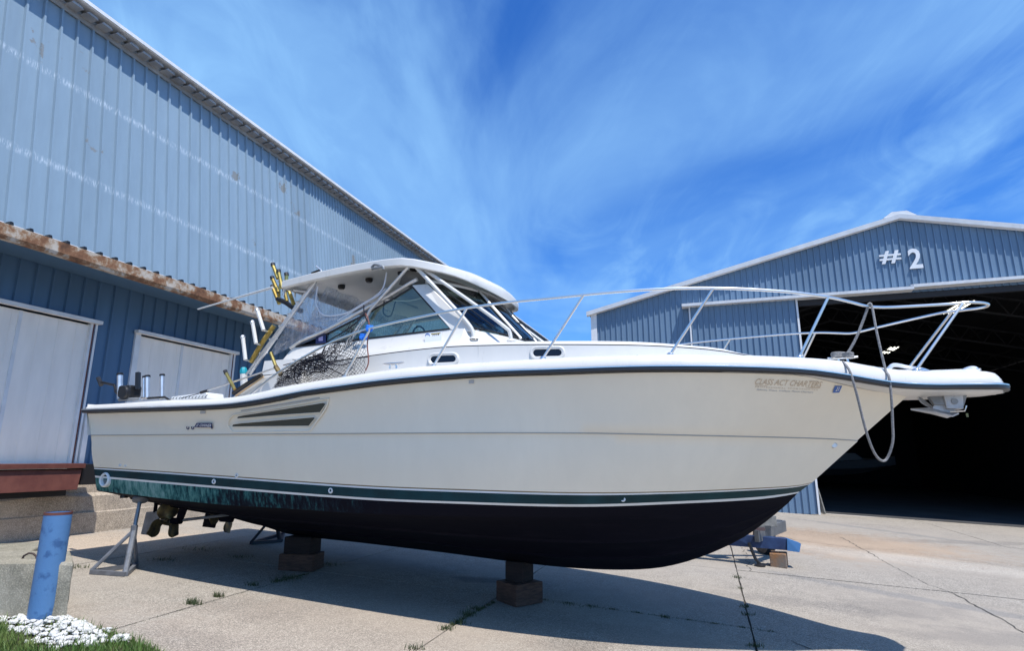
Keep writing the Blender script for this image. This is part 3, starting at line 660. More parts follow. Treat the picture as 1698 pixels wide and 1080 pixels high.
# boats stored in the hangar (dim shapes)
def stored_boat(al_, r_, z, ln, bm_, label, m):
    t = thing('stored_boat', hpt(r_, z, al_), label, 'boat', 'boats stored inside the hangar'); mb = MB(); rows = []
    for i in range(13):
        x = i / 12; w = bm_ / 2 * (1 - x ** 3) ** .6 + .01; zz = .9 + .35 * x * x
        pts = [(-w, zz), (-w * .86, .45 + .3 * x ** 3), (0, .0 + .9 * x ** 4), (w * .86, .45 + .3 * x ** 3), (w, zz), (w * .8, zz + .05), (0, zz + .12), (-w * .8, zz + .05)]
        rows.append([hpt(r_ + (x - .5) * ln, z + b, al_ + a) for a, b in pts])
    mb.grid(rows, closed=True); build(mb, 'hull', m, t, smooth=True)
    build(MB().prism([hpt(r_ - ln * .15, z + 1.0, al_ - bm_ * .3), hpt(r_ + ln * .2, z + 1.0, al_ - bm_ * .3), hpt(r_ + ln * .1, z + 1.55, al_ - bm_ * .3), hpt(r_ - ln * .12, z + 1.6, al_ - bm_ * .3)], AL * bm_ * .6), 'cabin', m, t)
    for dx in (-.3, .25):
        g = G(*hpt(r_ + dx * ln, 0, al_)[:2]); build(MB().beam(hpt(r_ + dx * ln, g, al_), hpt(r_ + dx * ln, z + .2, al_), .25, .25), 'cradle', MT['dimsteel'], t)
MT['dimwhite'] = mat('darkened_white_hull', (.10, .10, .11), .5)  # white darkened in the colour so the stored boats look unlit
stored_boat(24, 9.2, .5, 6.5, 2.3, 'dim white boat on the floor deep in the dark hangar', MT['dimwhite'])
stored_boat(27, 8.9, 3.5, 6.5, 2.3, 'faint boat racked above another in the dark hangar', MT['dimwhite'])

# ================================================================ BOAT
boat = thing('sport_fishing_boat', B(-.3, 0, G(*B(-.3, 0, 0)[:2])), 'white express fishing boat with green boot stripe and black bottom propped on blocks and stands', 'boat')
WS = [(-6.1, 1.715), (-5, 1.775), (-4, 1.82), (-3, 1.85), (-2, 1.87), (-1, 1.875), (0, 1.86), (1, 1.80), (1.6, 1.73), (2.2, 1.615), (2.8, 1.44), (3.3, 1.235), (3.7, 1.03), (4.05, .82), (4.35, .60), (4.6, .43), (4.8, .35), (5.0, .32)]
TIP = 5.20
def Wr(s):
    if s > 5.0: return .32 * math.sqrt(max(0, 1 - ((s - 5.0) / (TIP - 5.0)) ** 2))
    return smooth_itp(WS, s)
def zlist(px, w, step=None):
    out = sorted([(q[0], q[2]) for q in (hw(*p, w) for p in px)]); return out
wr = lambda s, z: Wr(s)
rub_px = [(142, 682), (249, 678.7), (330, 676), (382, 673), (420, 668), (456, 661.5), (507, 651.5), (570, 642.5), (634, 634), (762, 622.6), (840, 618.5), (920, 616), (1054, 611.5), (1157, 611), (1261, 613), (1339, 617), (1406, 626), (1468, 636.5), (1520, 640.7), (1598, 641), (1640, 641)]
ZR = zlist(rub_px, wr); ZR = [p for p in ZR if p[0] < 5.1] + [(TIP, ZR[-1][1])]
Zr = lambda s: smooth_itp(ZR, s)
wg = lambda s, z: Wr(s) - .11
gun_px = [(148, 672), (189, 670), (278, 664), (330, 662.5), (382, 659.5), (418, 654), (475, 641), (571, 625), (666, 611.5), (717, 607), (793, 602), (920, 594), (1010, 590), (1105, 588), (1209, 588.8), (1313, 592.5), (1390, 598), (1437, 606), (1475, 612), (1510, 614.8), (1639, 615.8)]
ZGt = zlist(gun_px, wg); Zg = lambda s: smooth_itp(ZGt, s)
STEM = sorted([(q[0], q[2]) for q in (hw(u, v, 0) for u, v in [(1507, 655), (1480, 679), (1422, 731), (1385, 766), (1349, 799), (1323, 818), (1310, 832), (1297, 844.6), (1268, 868), (1232, 892.5), (1166, 923), (1101, 941), (1036, 945.7)])])
S_of_z = lambda z: itp(sorted([(b, a) for a, b in STEM]), z)
def wfun(wmax, send, p, s0=-1.0, aft=None):
    def f(s, z=0):
        w = wmax - (0.015 * max(0, -s - 2)) ** 1.0 * 1.2
        if s > s0: w = wmax * max(0, 1 - ((min(s, send) - s0) / (send - s0)) ** p)
        return w
    return f
sT = hw(1507, 655, 0)[0]; sK = hw(1422, 731, 0)[0]; sS = hw(1347, 801, 0)[0]; sG = hw(1326, 816.3, 0)[0]; sW = hw(1322.5, 818.6, 0)[0]; sC = hw(1306, 836, 0)[0]
W_top = lambda s, z=0: (Wr(s) - .03) * (1 - max(0, (min(s, sT) - 3.3) / (sT - 3.3)) ** 2.2)
W_kn = wfun(1.72, sK, 3.0); W_st = wfun(1.60, sS, 2.6); W_gr = wfun(1.585, sG, 2.55); W_wh = wfun(1.575, sW, 2.5); W_ch = wfun(1.53, sC, 2.3)
kn_px = [(146, 722), (560, 719.4), (950, 718.5), (1157, 722.6), (1365, 727.8)]
st_px = [(150, 774.6), (257, 781), (383, 790), (600, 805), (774, 812), (970, 817), (1123, 815), (1254, 809.7), (1322, 805.5)]
gr_px = [(152, 788.8), (352, 806), (600, 825.5), (774, 833), (970, 837), (1123, 832), (1253, 825), (1300, 820)]
wh_px = [(153, 792), (352, 809.5), (600, 829), (774, 836.5), (970, 841), (1123, 836), (1253, 829), (1295, 824)]
ch_px = [(155, 813), (210, 820), (352, 836), (478, 844), (600, 852), (774, 857), (970, 858), (1123, 853), (1230, 844), (1275, 838)]
def zf(px, w, send):
    l = zlist(px, w); l = [p for p in l if p[0] < send - .12] + [(send, itp(STEM, send))]
    return lambda s: smooth_itp(l, s)
Z_top = lambda s: Zr(min(s, 4.2)) - .035 if s < 3.4 else (Zr(s) - .035) * (1 - (s - 3.4) / (sT - 3.4)) + (itp(STEM, sT)) * ((s - 3.4) / (sT - 3.4))
Z_kn = zf(kn_px, W_kn, sK); Z_st = zf(st_px, W_st, sS); Z_gr = zf(gr_px, W_gr, sG); Z_wh = zf(wh_px, W_wh, sW); Z_ch = zf(ch_px, W_ch, sC)
# transom s position at a height
TR = [hw(143, 684, 1.72), hw(146, 722, 1.69), hw(150, 775, 1.58), hw(152, 789, 1.56), hw(153, 792, 1.55), hw(156, 813, 1.50)]
print('transom', [round(t[0], 2) for t in TR])
NSTA = 64
def tt(i): 
    x = i / NSTA; return x * .8 + .2 * (1 - (1 - x) ** 1.6)
def line(wf, zfn, s0, s1, side=1, dw=0, dz=0):
    return [(s0 + (s1 - s0) * tt(i), side * max(0.0, wf(s0 + (s1 - s0) * tt(i), 0) + dw) if i < NSTA else 0.0, zfn(s0 + (s1 - s0) * tt(i)) + dz) for i in range(NSTA + 1)]
def bl(a, b, f, bulge=0.0):
    out = []
    for p, q in zip(a, b):
        sg = 1 if p[1] >= 0 else -1
        out.append((p[0] + (q[0] - p[0]) * f, p[1] + (q[1] - p[1]) * f + sg * bulge * math.sin(math.pi * f) * min(1, abs(q[1]) / .6), p[2] + (q[2] - p[2]) * f))
    return out
def both(fn):
    mb = MB()
    for sd in (1, -1): mb.grid([[p if isinstance(p, Vector) else B(*p) for p in row] for row in fn(sd)])
    return mb
s0t, s0k, s0s, s0g, s0w, s0c = [t[0] for t in TR]
def rows_top(sd):
    a = line(W_top, Z_top, s0t, sT, sd); b = line(W_kn, Z_kn, s0k, sK, sd, .004, .004)
    return [a] + [bl(a, b, f, -.02) for f in (.2, .4, .6, .8)] + [b]
def rows_low(sd):
    a = line(W_kn, Z_kn, s0k, sK, sd, .004, .004); a2 = line(W_kn, Z_kn, s0k, sK, sd, -.016, -.008); b = line(W_st, Z_st, s0s, sS, sd)
    return [a, a2] + [bl(a2, b, f, .018) for f in (.2, .4, .6, .8)] + [b]
tp = both(rows_top); t2 = both(rows_low); o = len(tp.v); tp.v += t2.v; tp.f += [tuple(i + o for i in f) for f in t2.f]
build(tp, 'topsides', MT['hullgel'], boat, smooth=True, ang=40)
build(both(lambda sd: [line(W_kn, Z_kn, s0k, sK, sd, .0065, .003), line(W_kn, Z_kn, s0k, sK, sd, .0065, -.005), line(W_kn, Z_kn, s0k, sK, sd, -.010, -.007)]), 'crease_shade_strip', MT['crease'], boat)  # thin grey strip paints the shade under the knuckle
def strip_rows(fa, fb, off=0.0):
    return lambda sd: [fa(sd), fb(sd)]
Lst = lambda sd: line(W_st, Z_st, s0s, sS, sd); Lgr = lambda sd: line(W_gr, Z_gr, s0g, sG, sd); Lwh = lambda sd: line(W_wh, Z_wh, s0w, sW, sd); Lch = lambda sd: line(W_ch, Z_ch, s0c, sC, sd)
build(both(lambda sd: [Lst(sd), bl(Lst(sd), Lgr(sd), .10)]), 'gold_pinstripe', MT['pin'], boat, smooth=True)
build(both(lambda sd: [bl(Lst(sd), Lgr(sd), .10), bl(Lst(sd), Lgr(sd), .24)]), 'white_pinstripe', MT['wht'], boat, smooth=True)
build(both(lambda sd: [bl(Lst(sd), Lgr(sd), .24), Lgr(sd)]), 'green_boot_stripe', MT['green'], boat, smooth=True)
build(both(lambda sd: [Lgr(sd), Lwh(sd)]), 'white_waterline', MT['wht'], boat, smooth=True)
build(both(lambda sd: [Lwh(sd), bl(Lwh(sd), Lch(sd), .5, .004), Lch(sd)]), 'weathered_band', MT['weath'], boat, smooth=True)
keel_px = [(1275, 862), (1232, 892.5), (1166, 923), (1101, 941), (1036, 945.7), (948, 942.6), (840, 931), (731, 916.5), (600, 901), (478, 886), (415, 866), (320, 848), (250, 832)]
KZ = sorted([(q[0], q[2]) for q in (hw(u, v, 0) for u, v in keel_px)]); KZ = [(-6.2, .93)] + [p for p in KZ if p[0] > -5.6] + [(sC, itp(STEM, sC))]
def Zk(s): return smooth_itp(KZ, s)
def bottom_rows(sd):
    rows = []; fr = [(1, 0), (.97, -.008), (.93, .0), (.66, .0), (.645, -.022), (.61, -.004), (.36, .0), (.345, -.02), (.31, -.004), (.12, .0), (.03, .0), (0, 0)]
    for f, dz in fr:
        row = []
        for i in range(NSTA + 1):
            s = s0c + (sC - s0c) * tt(i); w = W_ch(s) * f if i < NSTA else 0; zc_ = Z_ch(s); zk = Zk(s)
            fade = min(1, max(0, (sC - s) / 1.2)); flat = 1 - .35 * max(0, min(1, (s + 1) / 3))
            h = f ** (1.0 if s < -1 else 1.0 + .25 * min(1, (s + 1) / 3.))
            row.append((s, sd * w, zk + (zc_ - zk) * h + dz * fade))
        rows.append(row)
    return rows
build(both(bottom_rows), 'bottom', MT['anti'], boat, smooth=True, ang=28)
# transom
tm = MB(); prof = [(TR[0][0], W_top(TR[0][0]), Z_top(TR[0][0])), (s0k, W_kn(s0k), Z_kn(s0k)), (s0s, W_st(s0s), Z_st(s0s)), (s0g, W_gr(s0g), Z_gr(s0g)), (s0w, W_wh(s0w), Z_wh(s0w)), (s0c, W_ch(s0c), Z_ch(s0c))]
tm.grid([[B(s, -w, z), B(s - .04, 0, z), B(s, w, z)] for s, w, z in prof] + [[B(s0c, 0, Zk(s0c))] * 3]); build(tm, 'transom', MT['hullgel'], boat)
# gunwale moulding and deck, running right round the pulpit
ss = [-6.0 + i * (10.9) / 70 for i in range(71)] + [4.98, 5.05, 5.11, 5.16, 5.195, 5.22, 5.231, TIP]
stern_s = s0t - .03
ss = [stern_s] + [s for s in ss if s > stern_s + .05]
def inset(s, d):
    if s <= 4.95: return s, max(0, Wr(s) - d)
    cx = 4.93; w = Wr(s); v = Vector((s - cx, w)); l = v.length; k = max(0, (l - d) / l); return cx + v.x * k, v.y * k
def ring(d, zf_, sd):
    return [(lambda q: (q[0], sd * q[1], zf_(s)))(inset(s, d)) for s in ss]
mz = lambda f: (lambda s: Zr(s) + (Zg(s) - Zr(s)) * f)
def gun_rows(sd): return [ring(.012, mz(-.20), sd), ring(.0, mz(.0), sd), ring(.006, mz(.30), sd), ring(.022, mz(.62), sd), ring(.055, mz(.88), sd), ring(.11, mz(1.0), sd), ring(.17, mz(1.03), sd)]
build(both(gun_rows), 'gunwale', MT['gel'], boat, smooth=True, ang=60)
dk_ = MB(); rows = []
CK = -2.75
for s in [x for x in ss if x >= CK]:
    q = inset(s, .17); rows.append([B(q[0], q[1] * f, mz(1.03)(s) + .05 * (1 - f * f)) for f in (1, .6, 0, -.6, -1)])
dk_.grid(rows); build(dk_, 'foredeck', MT['gel'], boat, smooth=True)
cp = MB()
for sd in (1, -1):
    rows = []
    for s in [x for x in ss if x <= CK + .15]:
        q = inset(s, .17); z = mz(1.03)(s); rows.append([B(q[0], sd * q[1], z), B(s, sd * (q[1] - .16), z), B(s, sd * (q[1] - .18), z - .04), B(s, sd * (q[1] - .2), 1.62), B(s, 0, 1.60)])
    cp.grid(rows)
zz = mz(1.03)(stern_s); cp.grid([[B(stern_s, w, zz), B(stern_s + .22, w, zz), B(stern_s + .24, w, 1.61)] for w in (-1.55, 0, 1.55)])
cp.grid([[B(stern_s, w, zz), B(stern_s - .0, w, zz - .1), B(s0k, w, Z_kn(s0k))] for w in (-1.70, 0, 1.70)])
build(cp, 'cockpit_liner', MT['inner'], boat, smooth=True)
build(MB().prism([B(CK, -1.42, 1.6), B(CK, 1.42, 1.6), B(CK, 1.62, 2.48), B(CK, -1.62, 2.48)], Vector((AX[0], AX[1], 0)) * .04), 'cockpit_bulkhead', MT['inner'], boat)
# underside of the pulpit
un = MB(); ds = [s for s in ss if s > 2.6]; zb0 = hw(1598, 654, .2)[2]
def zun(s):
    if s < sT - .15: return Z_top(s) + .004
    return Z_top(sT - .15) + .004 + (zb0 - Z_top(sT - .15)) * min(1, (s - sT + .15) / .25)
for sd in (1, -1):
    rows = []
    for s in ds:
        q0, q1, q2 = inset(s, .012), inset(s, .02), inset(s, .045 + .04 * max(0, min(1, s - 4))); z0 = mz(-.20)(s); z1 = min(z0 - .002, zun(s)); dz = max(0, min(1, (s - 3.9) / .5)) * .5
        rows.append([B(q0[0], sd * q0[1], z0), B(q1[0], sd * q1[1], z0 + (z1 - z0) * dz), B(q2[0], sd * q2[1], z1), B(q2[0], 0, z1 - .004)])
    un.grid(rows)
build(un, 'pulpit_underside', MT['gel'], boat, smooth=True)
# rub rail: black rubber with a steel insert, all round
path = [B((lambda q: q[0])(inset(s, -.012)), inset(s, -.012)[1], Zr(s) + .0) for s in ss] + [B(inset(s, -.012)[0], -inset(s, -.012)[1], Zr(s)) for s in reversed(ss[:-1])]
rm = MB(); rp = [(-.02, -.030), (.012, -.030), (.030, -.016), (.030, .012), (.012, .026), (-.02, .026)]
def sweep(path, prof):
    rows = []
    for i, p in enumerate(path):
        t = path[min(i + 1, len(path) - 1)] - path[max(i - 1, 0)]; t.z = 0; t.normalize(); o_ = Vector((t.y, -t.x, 0))
        rows.append([p + o_ * a + Vector((0, 0, b)) for a, b in prof])
    return rows
if (B(0, 1, 0) - B(0, 0, 0)).dot(Vector(((path[1] - path[0]).y, -(path[1] - path[0]).x, 0))) < 0: sgn = -1
else: sgn = 1
rm.grid(sweep(path, [(a * sgn, b) for a, b in rp]), closed=True); build(rm, 'rub_rail', MT['rubber'], boat, smooth=True, ang=50)
ri = MB(); ri.grid(sweep(path, [(a * sgn, b) for a, b in [(.02, .016), (.034, .012), (.034, .022), (.018, .030)]]), closed=True); build(ri, 'rub_rail_insert', MT['steel'], boat, smooth=True, ang=50)

# side lookup of the hull for things fixed on it
def hullw(s, z):
    pts = []
    for wf, zfn, se, top in ((W_ch, Z_ch, sC, 0), (W_st, Z_st, sS, 0), (W_kn, Z_kn, sK, 0), (W_top, Z_top, sT, 0)):
        if s < se: pts.append((zfn(s), wf(s)))
    if s > sC - .01: pts.append((itp(STEM, s), 0))
    pts.sort()
    if len(pts) < 2: return 1.0
    return itp(pts, z)
def PH(u, v, off=.004):
    q = hw(u, v, hullw); return B(q[0], q[1] + off, q[2])
HSO = Vector((NW[0], NW[1], 0))
def decal(px, name, m, off=.004, th=.003, parent=None, label=None):
    o = build(MB().prism([PH(u, v, off) for u, v in px], HSO * th), name, m, parent or boat)
    if label: o['label'] = label
    return o
# moulded side vents
lip = [(378, 706), (379, 698), (384, 691), (394, 687), (460, 677), (537, 662.5), (544, 664.5), (540, 677), (531, 691), (521, 705), (514, 714), (500, 715.3), (440, 716.5), (393, 717), (384, 714)]
lp = [PH(u, v, .0) for u, v in lip]; lp = cat_rom(lp + [lp[0]], 4)
vl = build(MB().tube(lp[:-1], .009, 8, closed=True), 'side_vent', MT['hullgel'], boat, smooth=True)
def vslot(px): 
    build(MB().prism([PH(u, v, .004) for u, v in px], HSO * .002), 'vent_grille', MT['vent'], vl)
    pp = cat_rom([PH(u, v, .004) for u, v in px + px[:1]], 1); build(MB().tube(pp[:-1], .0045, 6, closed=True), 'vent_rim', MT['hullgel'], vl, smooth=True)
vslot([(393.8, 694.8), (395, 691), (405, 688.6), (470, 678.6), (537, 668), (541, 670.5), (531, 684.5), (470, 688.5)])
vslot([(385.5, 708.2), (387, 704), (400, 702), (460, 697), (521, 692), (523, 694), (512.5, 707)])
for (dv) in (4, 8):
    pp = [PH(u, v - dv * .6, .001) for u, v in ((400, 683.5 + dv * .35), (470, 672 + dv * .4), (530, 661.5 + dv * .4))]
    build(MB().tube(pp, .004, 5), 'vent_crease', MT['gelgrey'], vl)
# maker-style plate near the stern
pl = decal([(323, 709), (327, 702), (352, 702), (352, 709.5)], 'name_plate', MT['decal_blue'], .004, .006)
vs, fs = text_geo('OWNER', 1, .3); xs = [v.x for v in vs]; ys = [v.y for v in vs]
def hull_text(txt, corners, m, name, shear=0, bold=0, parent=None, off=.012, spacing=1.0):
    """lettering laid on the hull between four photo-survey corners bl, br, tl"""
    vs, fs = text_geo(txt, 1, shear, 0, spacing, bold); xs = [v.x for v in vs]; ys = [v.y for v in vs]
    (ax, ay), (bx, by), (cx, cy) = corners; out = []
    for v in vs:
        f = (v.x - min(xs)) / (max(xs) - min(xs)); g = (v.y - min(ys)) / (max(ys) - min(ys))
        out.append(PH(ax + (bx - ax) * f + (cx - ax) * g, ay + (by - ay) * f + (cy - ay) * g, off))
    return build(MB().add(out, fs), name, m, parent or boat, recalc=False)
hull_text('OWNER', ((332, 708.2), (351, 708.6), (333, 703.4)), MT['decal_lt'], 'lettering', .2, .01, pl)
hull_text('//', ((325.5, 708.4), (331, 708.6), (326, 703)), MT['decal_lt'], 'lettering', .4, .01, pl)
for u in (312, 320): build(MB().tube(cat_rom([PH(u + a, v, .006) for a, v in ((-1.6, 708), (-1.4, 711), (0, 712.4), (1.6, 711.2), (1.8, 708.5))], 3), .006, 5), 'hook_emblem', MT['decal_blue'], boat)
build(MB().tube([PH(352, 708, .008), PH(352.4, 711.5, .008)], [.012, .007], 6), 'hook_emblem', MT['decal_blue'], boat)
# bow lettering
hull_text('CLASS ACT CHARTERS', ((1251.5, 638.2), (1361.5, 643.3), (1254.3, 628.6)), MT['decal_gold'], 'bow_lettering', .25, .0)
build(MB().grid([[PH(u, 639.3 + (u - 1252) * .040, .006) for u in range(1252, 1362, 9)], [PH(u, 640.1 + (u - 1252) * .040, .006) for u in range(1252, 1362, 9)]]), 'lettering_underline', MT['decal_gold'], boat)
hull_text('PROFESSIONAL SPORTFISHING', ((1252, 643.4), (1356, 648.2), (1252.6, 641.2)), MT['decal_gold'], 'bow_lettering', 0, 0, spacing=1.3)
hull_text('Salmon, Trout, Walleye, Perch Charters', ((1254, 649), (1348, 653.6), (1255, 645.4)), MT['gelgrey'], 'bow_lettering', .3, 0.01)
rg = decal([(1380.5, 652), (1384.5, 640.5), (1396.5, 640.5), (1391.5, 651.6)], 'registration_sticker', MT['decal_royal'], .005, .002)
hull_text('21', ((1385, 649.2), (1391, 649), (1387, 642.4)), MT['decal_lt'], 'lettering', .3, .02, rg, off=.010)
for (u, v) in ((337, 684), (782, 634)): decal([(u - 4, v - 2.5), (u + 4, v - 2.7), (u + 4, v + 2.5), (u - 4, v + 2.7)], 'drain_cover', MT['gelgrey'], .003, .006)
build(MB().lathe(PH(1383, 739, .0), HSO, [(.0, .012), (.022, .012), (.03, .006), (.032, 0)], 14), 'tow_eye', MT['alu'], boat, smooth=True)
# through hulls
def fitting(u, v, r_, m=MT['wht'], name='through_hull'):
    p = PH(u, v, -.005); o = build(MB().lathe(p, HSO, [(r_, 0), (r_, .012), (r_ * .8, .022), (r_ * .45, .02), (r_ * .42, .004)], 18), name, m, boat, smooth=True)
    build(MB().lathe(p, HSO, [(r_ * .45, .010), (0.0, .010)], 14), 'bore', MT['black'], o)
for u, v, r_ in ((355.5, 799, .034), (549, 814, .034), (1033, 828, .028), (393, 789, .026), (200, 772, .022), (209, 773, .018)): fitting(u, v, r_)
p = PH(177, 796, -.05); o = build(MB().lathe(p, HSO, [(.095, 0), (.105, .05), (.10, .085), (.085, .10), (.07, .09), (.062, .02)], 24), 'exhaust_outlet', MT['wht'], boat, smooth=True)
build(MB().lathe(p, HSO, [(.065, .055), (0, .055)], 18), 'bore', mat('grey_exhaust_pipe', (.18, .18, .18), .5), o)
build(MB().lathe(PH(178, 817, -.25) + Vector((0, 0, -.03)), (0, 0, -1), [(.05, 0), (.052, .06), (.0, .06)], 16), 'drain_fitting', MT['black'], boat, smooth=True)

# cabin trunk
def Wt(s): return 1.36 if s < 0 else 1.36 * (1 - min(1, s / 3.55) ** 2.6)
wt = lambda s, z: Wt(min(s, 3.4))
tr_px = [(450, 622), (520, 607), (609, 591), (730, 576.5), (830, 572.5), (920, 571.7), (1000, 572), (1063, 573), (1141, 577), (1193, 582), (1229, 588)]
tt_px = [(609, 585), (730, 571.5), (830, 567.5), (920, 566), (1000, 566), (1063, 567.6), (1141, 573), (1193, 578), (1229, 586.5)]
TL_ = zlist(tr_px, wt); TT_ = zlist(tt_px, lambda s, z: Wt(min(s, 3.4)) - .03)
ZTl = lambda s: smooth_itp(TL_, s) if s < TL_[-1][0] else TL_[-1][1] - (s - TL_[-1][0]) * .12
ZTt = lambda s: max(smooth_itp(TT_, s) if s < TT_[-1][0] else TT_[-1][1] - (s - TT_[-1][0]) * .2, ZTl(s) + .01)
sts = [-3.0 + i * .1 for i in range(55)] + [2.55, 2.7, 2.85, 3.0, 3.12, 3.22, 3.32, 3.4]
def trunk_rows(sd):
    rows = []
    for s in sts:
        w = Wt(s); rows.append([B(s, sd * (w + .035), mz(1.03)(s) - .02), B(s, sd * (w + .01), mz(1.0)(s) + .06), B(s, sd * w, ZTl(s) - .006), B(s, sd * (w - .012), ZTl(s) - .004), B(s, sd * (w - .012), ZTl(s) + .004), B(s, sd * w, ZTl(s) + .006), B(s, sd * (w - .03), ZTt(s)), B(s, sd * w * .8, ZTt(s) + .012), B(s, 0, ZTt(s) + .02)])
    return rows
build(both(trunk_rows), 'cabin_trunk', MT['gel'], boat, smooth=True, ang=40)
sm = MB()
for sd in (1, -1): sm.grid([[B(s, sd * (Wt(s) - .008), ZTl(s) - .006) for s in sts if s < 3.2], [B(s, sd * (Wt(s) - .008), ZTl(s) + .006) for s in sts if s < 3.2]])
build(sm, 'cabin_seam', MT['seam'], boat)
# vertical mould joint
q = hw(793, 600, wt); build(MB().tube([B(q[0], Wt(q[0]) + .002, ZTl(q[0]) - .01), B(q[0], Wt(q[0]) + .006, mz(1.0)(q[0]) + .05)], .0025, 5), 'mould_joint', MT['gelgrey'], boat)
def PT(u, v, off=.0):
    q = hw(u, v, lambda s, z: Wt(s) + .012 * max(0, (ZTl(s) - z) / .3)); return B(q[0], q[1] + off, q[2])
def capsule(cu, cv, hw_, hh, n=8, sk=0.0):
    pts = []
    for i in range(n + 1): a = -math.pi / 2 + math.pi * i / n; pts.append((cu + hw_ - hh + math.cos(a) * hh, cv + sk * (hw_ - hh) + math.sin(a) * hh))
    for i in range(n + 1): a = math.pi / 2 + math.pi * i / n; pts.append((cu - hw_ + hh + math.cos(a) * hh, cv - sk * (hw_ - hh) + math.sin(a) * hh))
    return pts
for (cu, cv, sk) in ((735.5, 596, -.05), (908, 585.5, -.02)):
    W2, H2 = (21, 6) if cu < 800 else (24, 6.2)
    ring_ = [PT(u, v, .004) for u, v in capsule(cu, cv, W2 + 3.2, H2 + 3, sk=sk)]
    pf = build(MB().tube(ring_, .016, 8, closed=True), 'portlight', MT['gel'], boat, smooth=True)
    ring2 = [PT(u, v, .006) for u, v in capsule(cu, cv, W2 + 1, H2 + 1, sk=sk)]; build(MB().tube(ring2, .010, 8, closed=True), 'portlight_frame', MT['gel'], pf, smooth=True)
    build(MB().prism([PT(u, v, .004) for u, v in capsule(cu, cv, W2, H2, sk=sk)], HSO * .003), 'portlight_glass', mat('black_portlight', (.006, .007, .012), .12), pf)

# cabin house: side panels, window, windshield
WH = 1.15
zfoot = lambda s: ZTl(s) + .008
hs = MB()
def house(sd):
    rows = []
    base = [(-3.35, 2.56), (-3.05, 2.78), (-2.7, 3.17), (-2.2, 3.185), (-1.5, 3.197), (-.9, 3.207), (-.3, 3.216), (-.12, 3.21)]
    for s, z in base:
        zf_ = min(zfoot(max(s, -2.9)), z - .01) if s > -3.2 else z - .05
        rows.append([B(s, sd * (Wt(s) - .03), zf_ + .012), B(s, sd * (WH + .04), zf_ + (z - zf_) * .55), B(s, sd * WH, z), B(s, sd * (WH - .06), z + .004)])
    return rows
for sd in (1, -1): hs.grid([list(r_) for r_ in house(sd)])
BF = lambda w: .36 - .48 * (abs(w) / 1.15) ** 2; ZB = lambda w: 3.16 + .05 * (abs(w) / 1.15) ** 2
rows = []
for i in range(17):
    w = -1.15 + 2.3 * i / 16; s = BF(w); rows.append([B(s - .05, w * .98, ZB(w) + .01), B(s, w, ZB(w)), B(s + .12 * (1 - (abs(w) / 1.15) ** 6), w * (1 + .05), ZB(w) - .12), B(s + .34 * (1 - (abs(w) / 1.15) ** 6), w * 1.155, ZTt(s + .34) + .008)])
hs.grid(rows); build(hs, 'cabin_house', MT['gel'], boat, smooth=True, ang=50)
build(MB().add([B(-2.7, w, 3.17) for w in (-1.1, 1.1)] + [B(-2.75, w, 2.5) for w in (1.3, -1.3)], [(0, 1, 2, 3)]), 'aft_bulkhead', MT['inner'], boat)
def PW(u, v, off=0): q = hw(u, v, WH); return B(q[0], WH + off, q[2])
def side_win(px, name, m, off, th, sd=1, par=None):
    pts = [hw(u, v, WH) for u, v in px]; return build(MB().prism([B(s, sd * (WH + off), z) for s, w, z in pts], HSO * th * sd), name, m, par or boat)
win = [(491, 575.6), (540, 555), (603, 523), (650, 497), (684, 476), (714, 509), (746, 545.5), (680, 553.5), (609, 562)]
for sd in (1, -1):
    sw = side_win(win, 'side_window', MT['glass'], -.012, .006, sd)
    pp = [B(hw(u, v, WH)[0], sd * WH, hw(u, v, WH)[2]) for u, v in win]; build(MB().tube(pp, .013, 6, closed=True), 'window_seal', MT['black'], sw)
    mu = [B(hw(u, v, WH)[0], sd * (WH + .004), hw(u, v, WH)[2]) for u, v in ((609, 561), (604, 522))]
# frame tube over the side window
for sd in (1, -1):
    fr = [B(hw(u, v, WH + .01)[0], sd * (WH + .012), hw(u, v, WH + .01)[2]) for u, v in ((482, 578), (500, 566), (540, 548.5), (602, 515), (650, 488), (680, 470), (692, 463.5))]
    build(MB().tube(cat_rom(fr, 4), .024, 8), 'window_frame', MT['alu'], boat, smooth=True)
T0 = hw(694, 468, 1.08); A0 = hw(757, 546, 1.12)
TFs = lambda w: -.26 - .46 * (abs(w) / 1.08) ** 2; TZf = lambda w: T0[2] - .0 + .0 * w
def wpt(w, f, off=0): 
    """point on the raked windshield: w at base, f=0 base .. 1 top"""
    wb, wtp = w, w * .95; a = Vector(B(BF(wb) - .02, wb, ZB(wb) + .02)); b = Vector(B(TFs(wtp), wtp, T0[2] - .01)); p = a.lerp(b, f); return p + Vector((AX[0], AX[1], .6)) * off
panes = ((-1.08, -.42), (-.38, .38), (.42, 1.08))
for (a, b) in panes:
    rows = [[wpt(a + (b - a) * i / 8, .03 + .94 * j / 4) for i in range(9)] for j in range(5)]
    pn = build(MB().grid(rows), 'windshield_pane', MT['glass'], boat, smooth=True, solid=.006)
    ed = [wpt(a + (b - a) * i / 8, .02) for i in range(9)] + [wpt(b, .98)] + [wpt(b + (a - b) * i / 8, .98) for i in range(1, 9)]
    build(MB().tube(ed, .011, 6, closed=True), 'window_seal', MT['black'], pn)
for w in (-.40, .40): build(MB().tube([wpt(w, 0, .01), wpt(w, 1, .01)], .020, 8), 'windshield_mullion', MT['gel'], boat, smooth=True)
for sd in (1, -1):                                           # broad white corner posts
    cpq = [hw(u, v, w) for u, v, w in ((683, 473, 1.15), (709, 471, 1.08), (764, 546, 1.13), (790, 551, 1.12), (749, 549, 1.15))]
    cpq = [cpq[0], cpq[1], cpq[3], cpq[4]]
    build(MB().prism([B(a, sd * (b + .012), c) for a, b, c in cpq], HSO * -.04 * sd), 'corner_post', MT['gel'], boat, bevel=.012)
